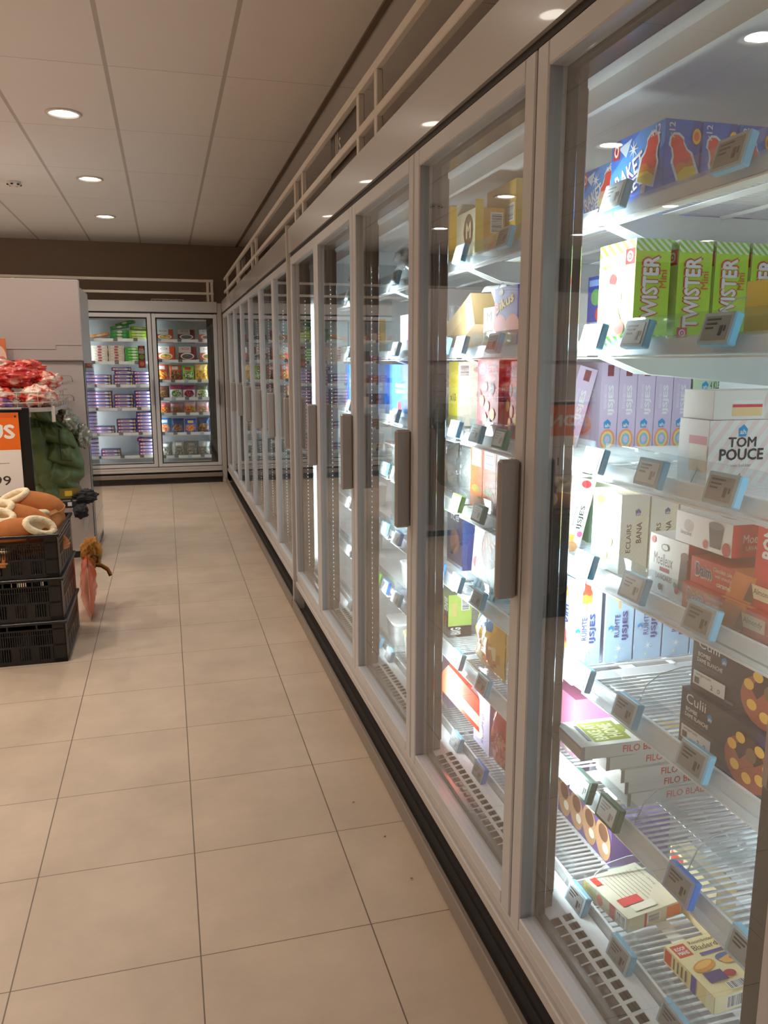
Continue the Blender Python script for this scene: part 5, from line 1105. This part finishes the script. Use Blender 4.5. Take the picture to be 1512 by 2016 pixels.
# slippers
M_SU = mat('suede', lin((176,106,52)), .85, noise_amt=.18, noise_scale=30); M_FL = mat('fleece', lin((238,220,186)), .95, noise_amt=.10, noise_scale=60, bump=.9); M_SO = mat('slipper_sole', lin((190,124,66)), .7)
def slipper_meshes():
    def wd(x):      # half width along the foot, x in -.14...14
        t = (x+.14)/.28
        return .057*(max(0, 1-abs(2*t-1)**3.2)**.5)*(.86+.20*t)
    so = MB(); N = 20; xs = [-.14+.28*(.5-.5*math.cos(math.pi*k/N)) for k in range(N+1)]
    ring = [(x, -wd(x)*1.08-.002) for x in xs]+[(x, wd(x)*1.08+.002) for x in reversed(xs)]
    so.prism(ring, 0, .014, M_SO, axis='z')
    def HT(x): q = max(0, 1-abs(x/.141)**3.4)**.5; return .100*q*(1-.42*max(0, x)/.14)
    def dome(x, u, k=1.0): return Vector((x, -wd(x)*1.02*k*math.cos(math.pi*u), .012+HT(x)*k*max(0, math.sin(math.pi*u))**.62))
    def cut(x): return .064+(x+.14)*.36
    up = MB(); nx, nu = 44, 30; V = []; fs = []
    for i in range(nx+1):
        x = .1405*math.sin(math.pi*(i/nx-.5))
        for k in range(nu+1): V.append(dome(x, k/nu))
    for i in range(nx):
        for k in range(nu):
            q = (i*(nu+1)+k, (i+1)*(nu+1)+k, (i+1)*(nu+1)+k+1, i*(nu+1)+k+1); c = sum((V[a] for a in q), Vector())/4
            if not (c.z > cut(c.x) and c.x < .01): fs.append(q)
    up.add(V, fs, M_SU, (1,1,1), True)
    xs2 = [-.139+.139*k/60 for k in range(61)]; lo = []
    for x in xs2:
        t = (cut(x)-.012)/max(HT(x), 1e-4)
        if t < 1: lo.append((x, math.asin(min(1, max(0, t)**(1/.62)))/math.pi))
    L1 = [dome(x, u) for x, u in lo]; L2 = [dome(x, 1-u) for x, u in reversed(lo)]; loop = (L1+L2)[::2]
    cx = sum((p for p in loop), Vector())/len(loop)
    fl = MB(); fl.tube([p+Vector((0,0,.002)) for p in loop], .0155, M_FL, n=9, closed=True)
    n_ = len(loop); mid = [p*.62+cx*.38-Vector((0,0,.022)) for p in loop]; low = cx-Vector((0,0,.030))
    fl.add([tuple(p) for p in loop]+[tuple(p) for p in mid]+[tuple(low)], [(k, (k+1) % n_, n_+(k+1) % n_, n_+k) for k in range(n_)]+[(n_+k, n_+(k+1) % n_, 2*n_) for k in range(n_)], M_FL, (1,1,1), True)
    we = MB(); we.tube([(x, -wd(x)*1.07, .016) for x in xs]+[(x, wd(x)*1.07, .016) for x in reversed(xs[1:-1])], .0045, M_SO, n=6, closed=True)
    return [('sole', so.mesh('sole', True)), ('upper', up.mesh('upper')), ('fleece_lining', fl.mesh('fleece_lining', True)), ('welt', we.mesh('welt'))]
SLM = slipper_meshes()
for k, (x, y, z, rx, ry, rz, lab) in enumerate([(-.705,4.47,.700,24,-3,-6,'tan suede slipper with fleece inside, largest on top, toe pointing right'),(-.750,4.32,.672,40,6,-16,'tan suede slipper tipped on its side in the middle of the heap'),
    (-.730,4.185,.632,-50,-8,-165,'tan slipper at the front showing its thick cream fleece opening'),(-.875,4.24,.645,-30,5,165,'tan suede slipper at the left edge of the crate'),
    (-.650,4.40,.690,150,0,74,'upturned slipper at the right showing a pale fleece side'),(-.650,4.285,.600,0,4,-78,'tan slipper toe poking up at the right front corner'),(-.84,4.42,.60,0,5,70,'tan slipper lying deep at the back left'),
    (-.66,4.28,.53,0,0,40,'tan slipper lower down, glimpsed through the crate slots'),(-.82,4.24,.50,0,0,100,'tan slipper at the bottom left of the top crate')]):
    t = thing('slipper', lab, 'slipper', (x, y, z), (R(rx), R(ry), R(rz)), 'tan fleece slippers in the top crate'); t.scale = (1.13,)*3
    for nm, me in SLM: link(me, nm, t)

# things on the floor behind the crates
orb = pouch(.40,.34,.085,lambda u, v: c8(205,40,12) if (u-.35)**2+(v-.5)**2*.6 < .06 else c8(206,84,46),seed=41,m=M_GLOSS,crump=.010)
orb.obj('orange_bag', loc=(-.545,4.90,.002), rot=(0,0,R(-84)), label='flat orange and salmon plastic bag standing on the floor behind the crates', cat='plastic bag')
b = blob(.055,.09,.095,lambda u, v: (1,1,1),51,.3,mat('ochre_cloth', lin((168,112,36)), .8, noise_amt=.25, noise_scale=18)); b.obj('ochre_bag', loc=(-.485,5.02,.335), label='crumpled ochre cloth bag lying on top of the orange bag', cat='bag')
t = thing('carry_strap', 'brown and ochre striped strap drooping from the bag towards the aisle', 'strap', (-.47,4.98,.0))
for dz, mm in ((0, mat('strap_brown', lin((84,52,28)), .7)), (.012, MATS['ochre_cloth'])):
    b = MB(); b.tube([(-.05,0,.26+dz),(.0,-.01,.27+dz),(.04,-.01,.262+dz),(.075,-.01,.235+dz),(.09,-.01,.20+dz)], [.008,.008,.008,.009,.011], mm, n=8); b.obj('strap', t)
b = MB(); b.tube([(-.05,-.03,.30),(.0,-.05,.345),(.03,-.04,.33),(.02,-.03,.295),(-.04,-.03,.285)], .006, MATS['strap_brown'], n=8); b.obj('loop', t)
# crumbs
for x, y in ((.55,2.42),(.62,1.98),(.60,2.20)):
    b = MB(); rn = random.Random(int(x*100)); b.add([(rn.uniform(-.006,.006), rn.uniform(-.006,.006), rn.uniform(0,.004)) for _ in range(5)]+[(0,0,.005)], [(0,1,5),(1,2,5),(2,3,5),(3,4,5),(4,0,5)], mat('crumb', lin((150,90,40)), .8)); b.obj('crumb', loc=(x,y,.001), label={.55:'tiny brown crumb on the floor tiles near the kick plate, farthest of three',.62:'tiny brown crumb on the floor tiles, nearest the camera',.60:'tiny brown crumb on the floor tiles, middle of three'}[x], cat='crumb')
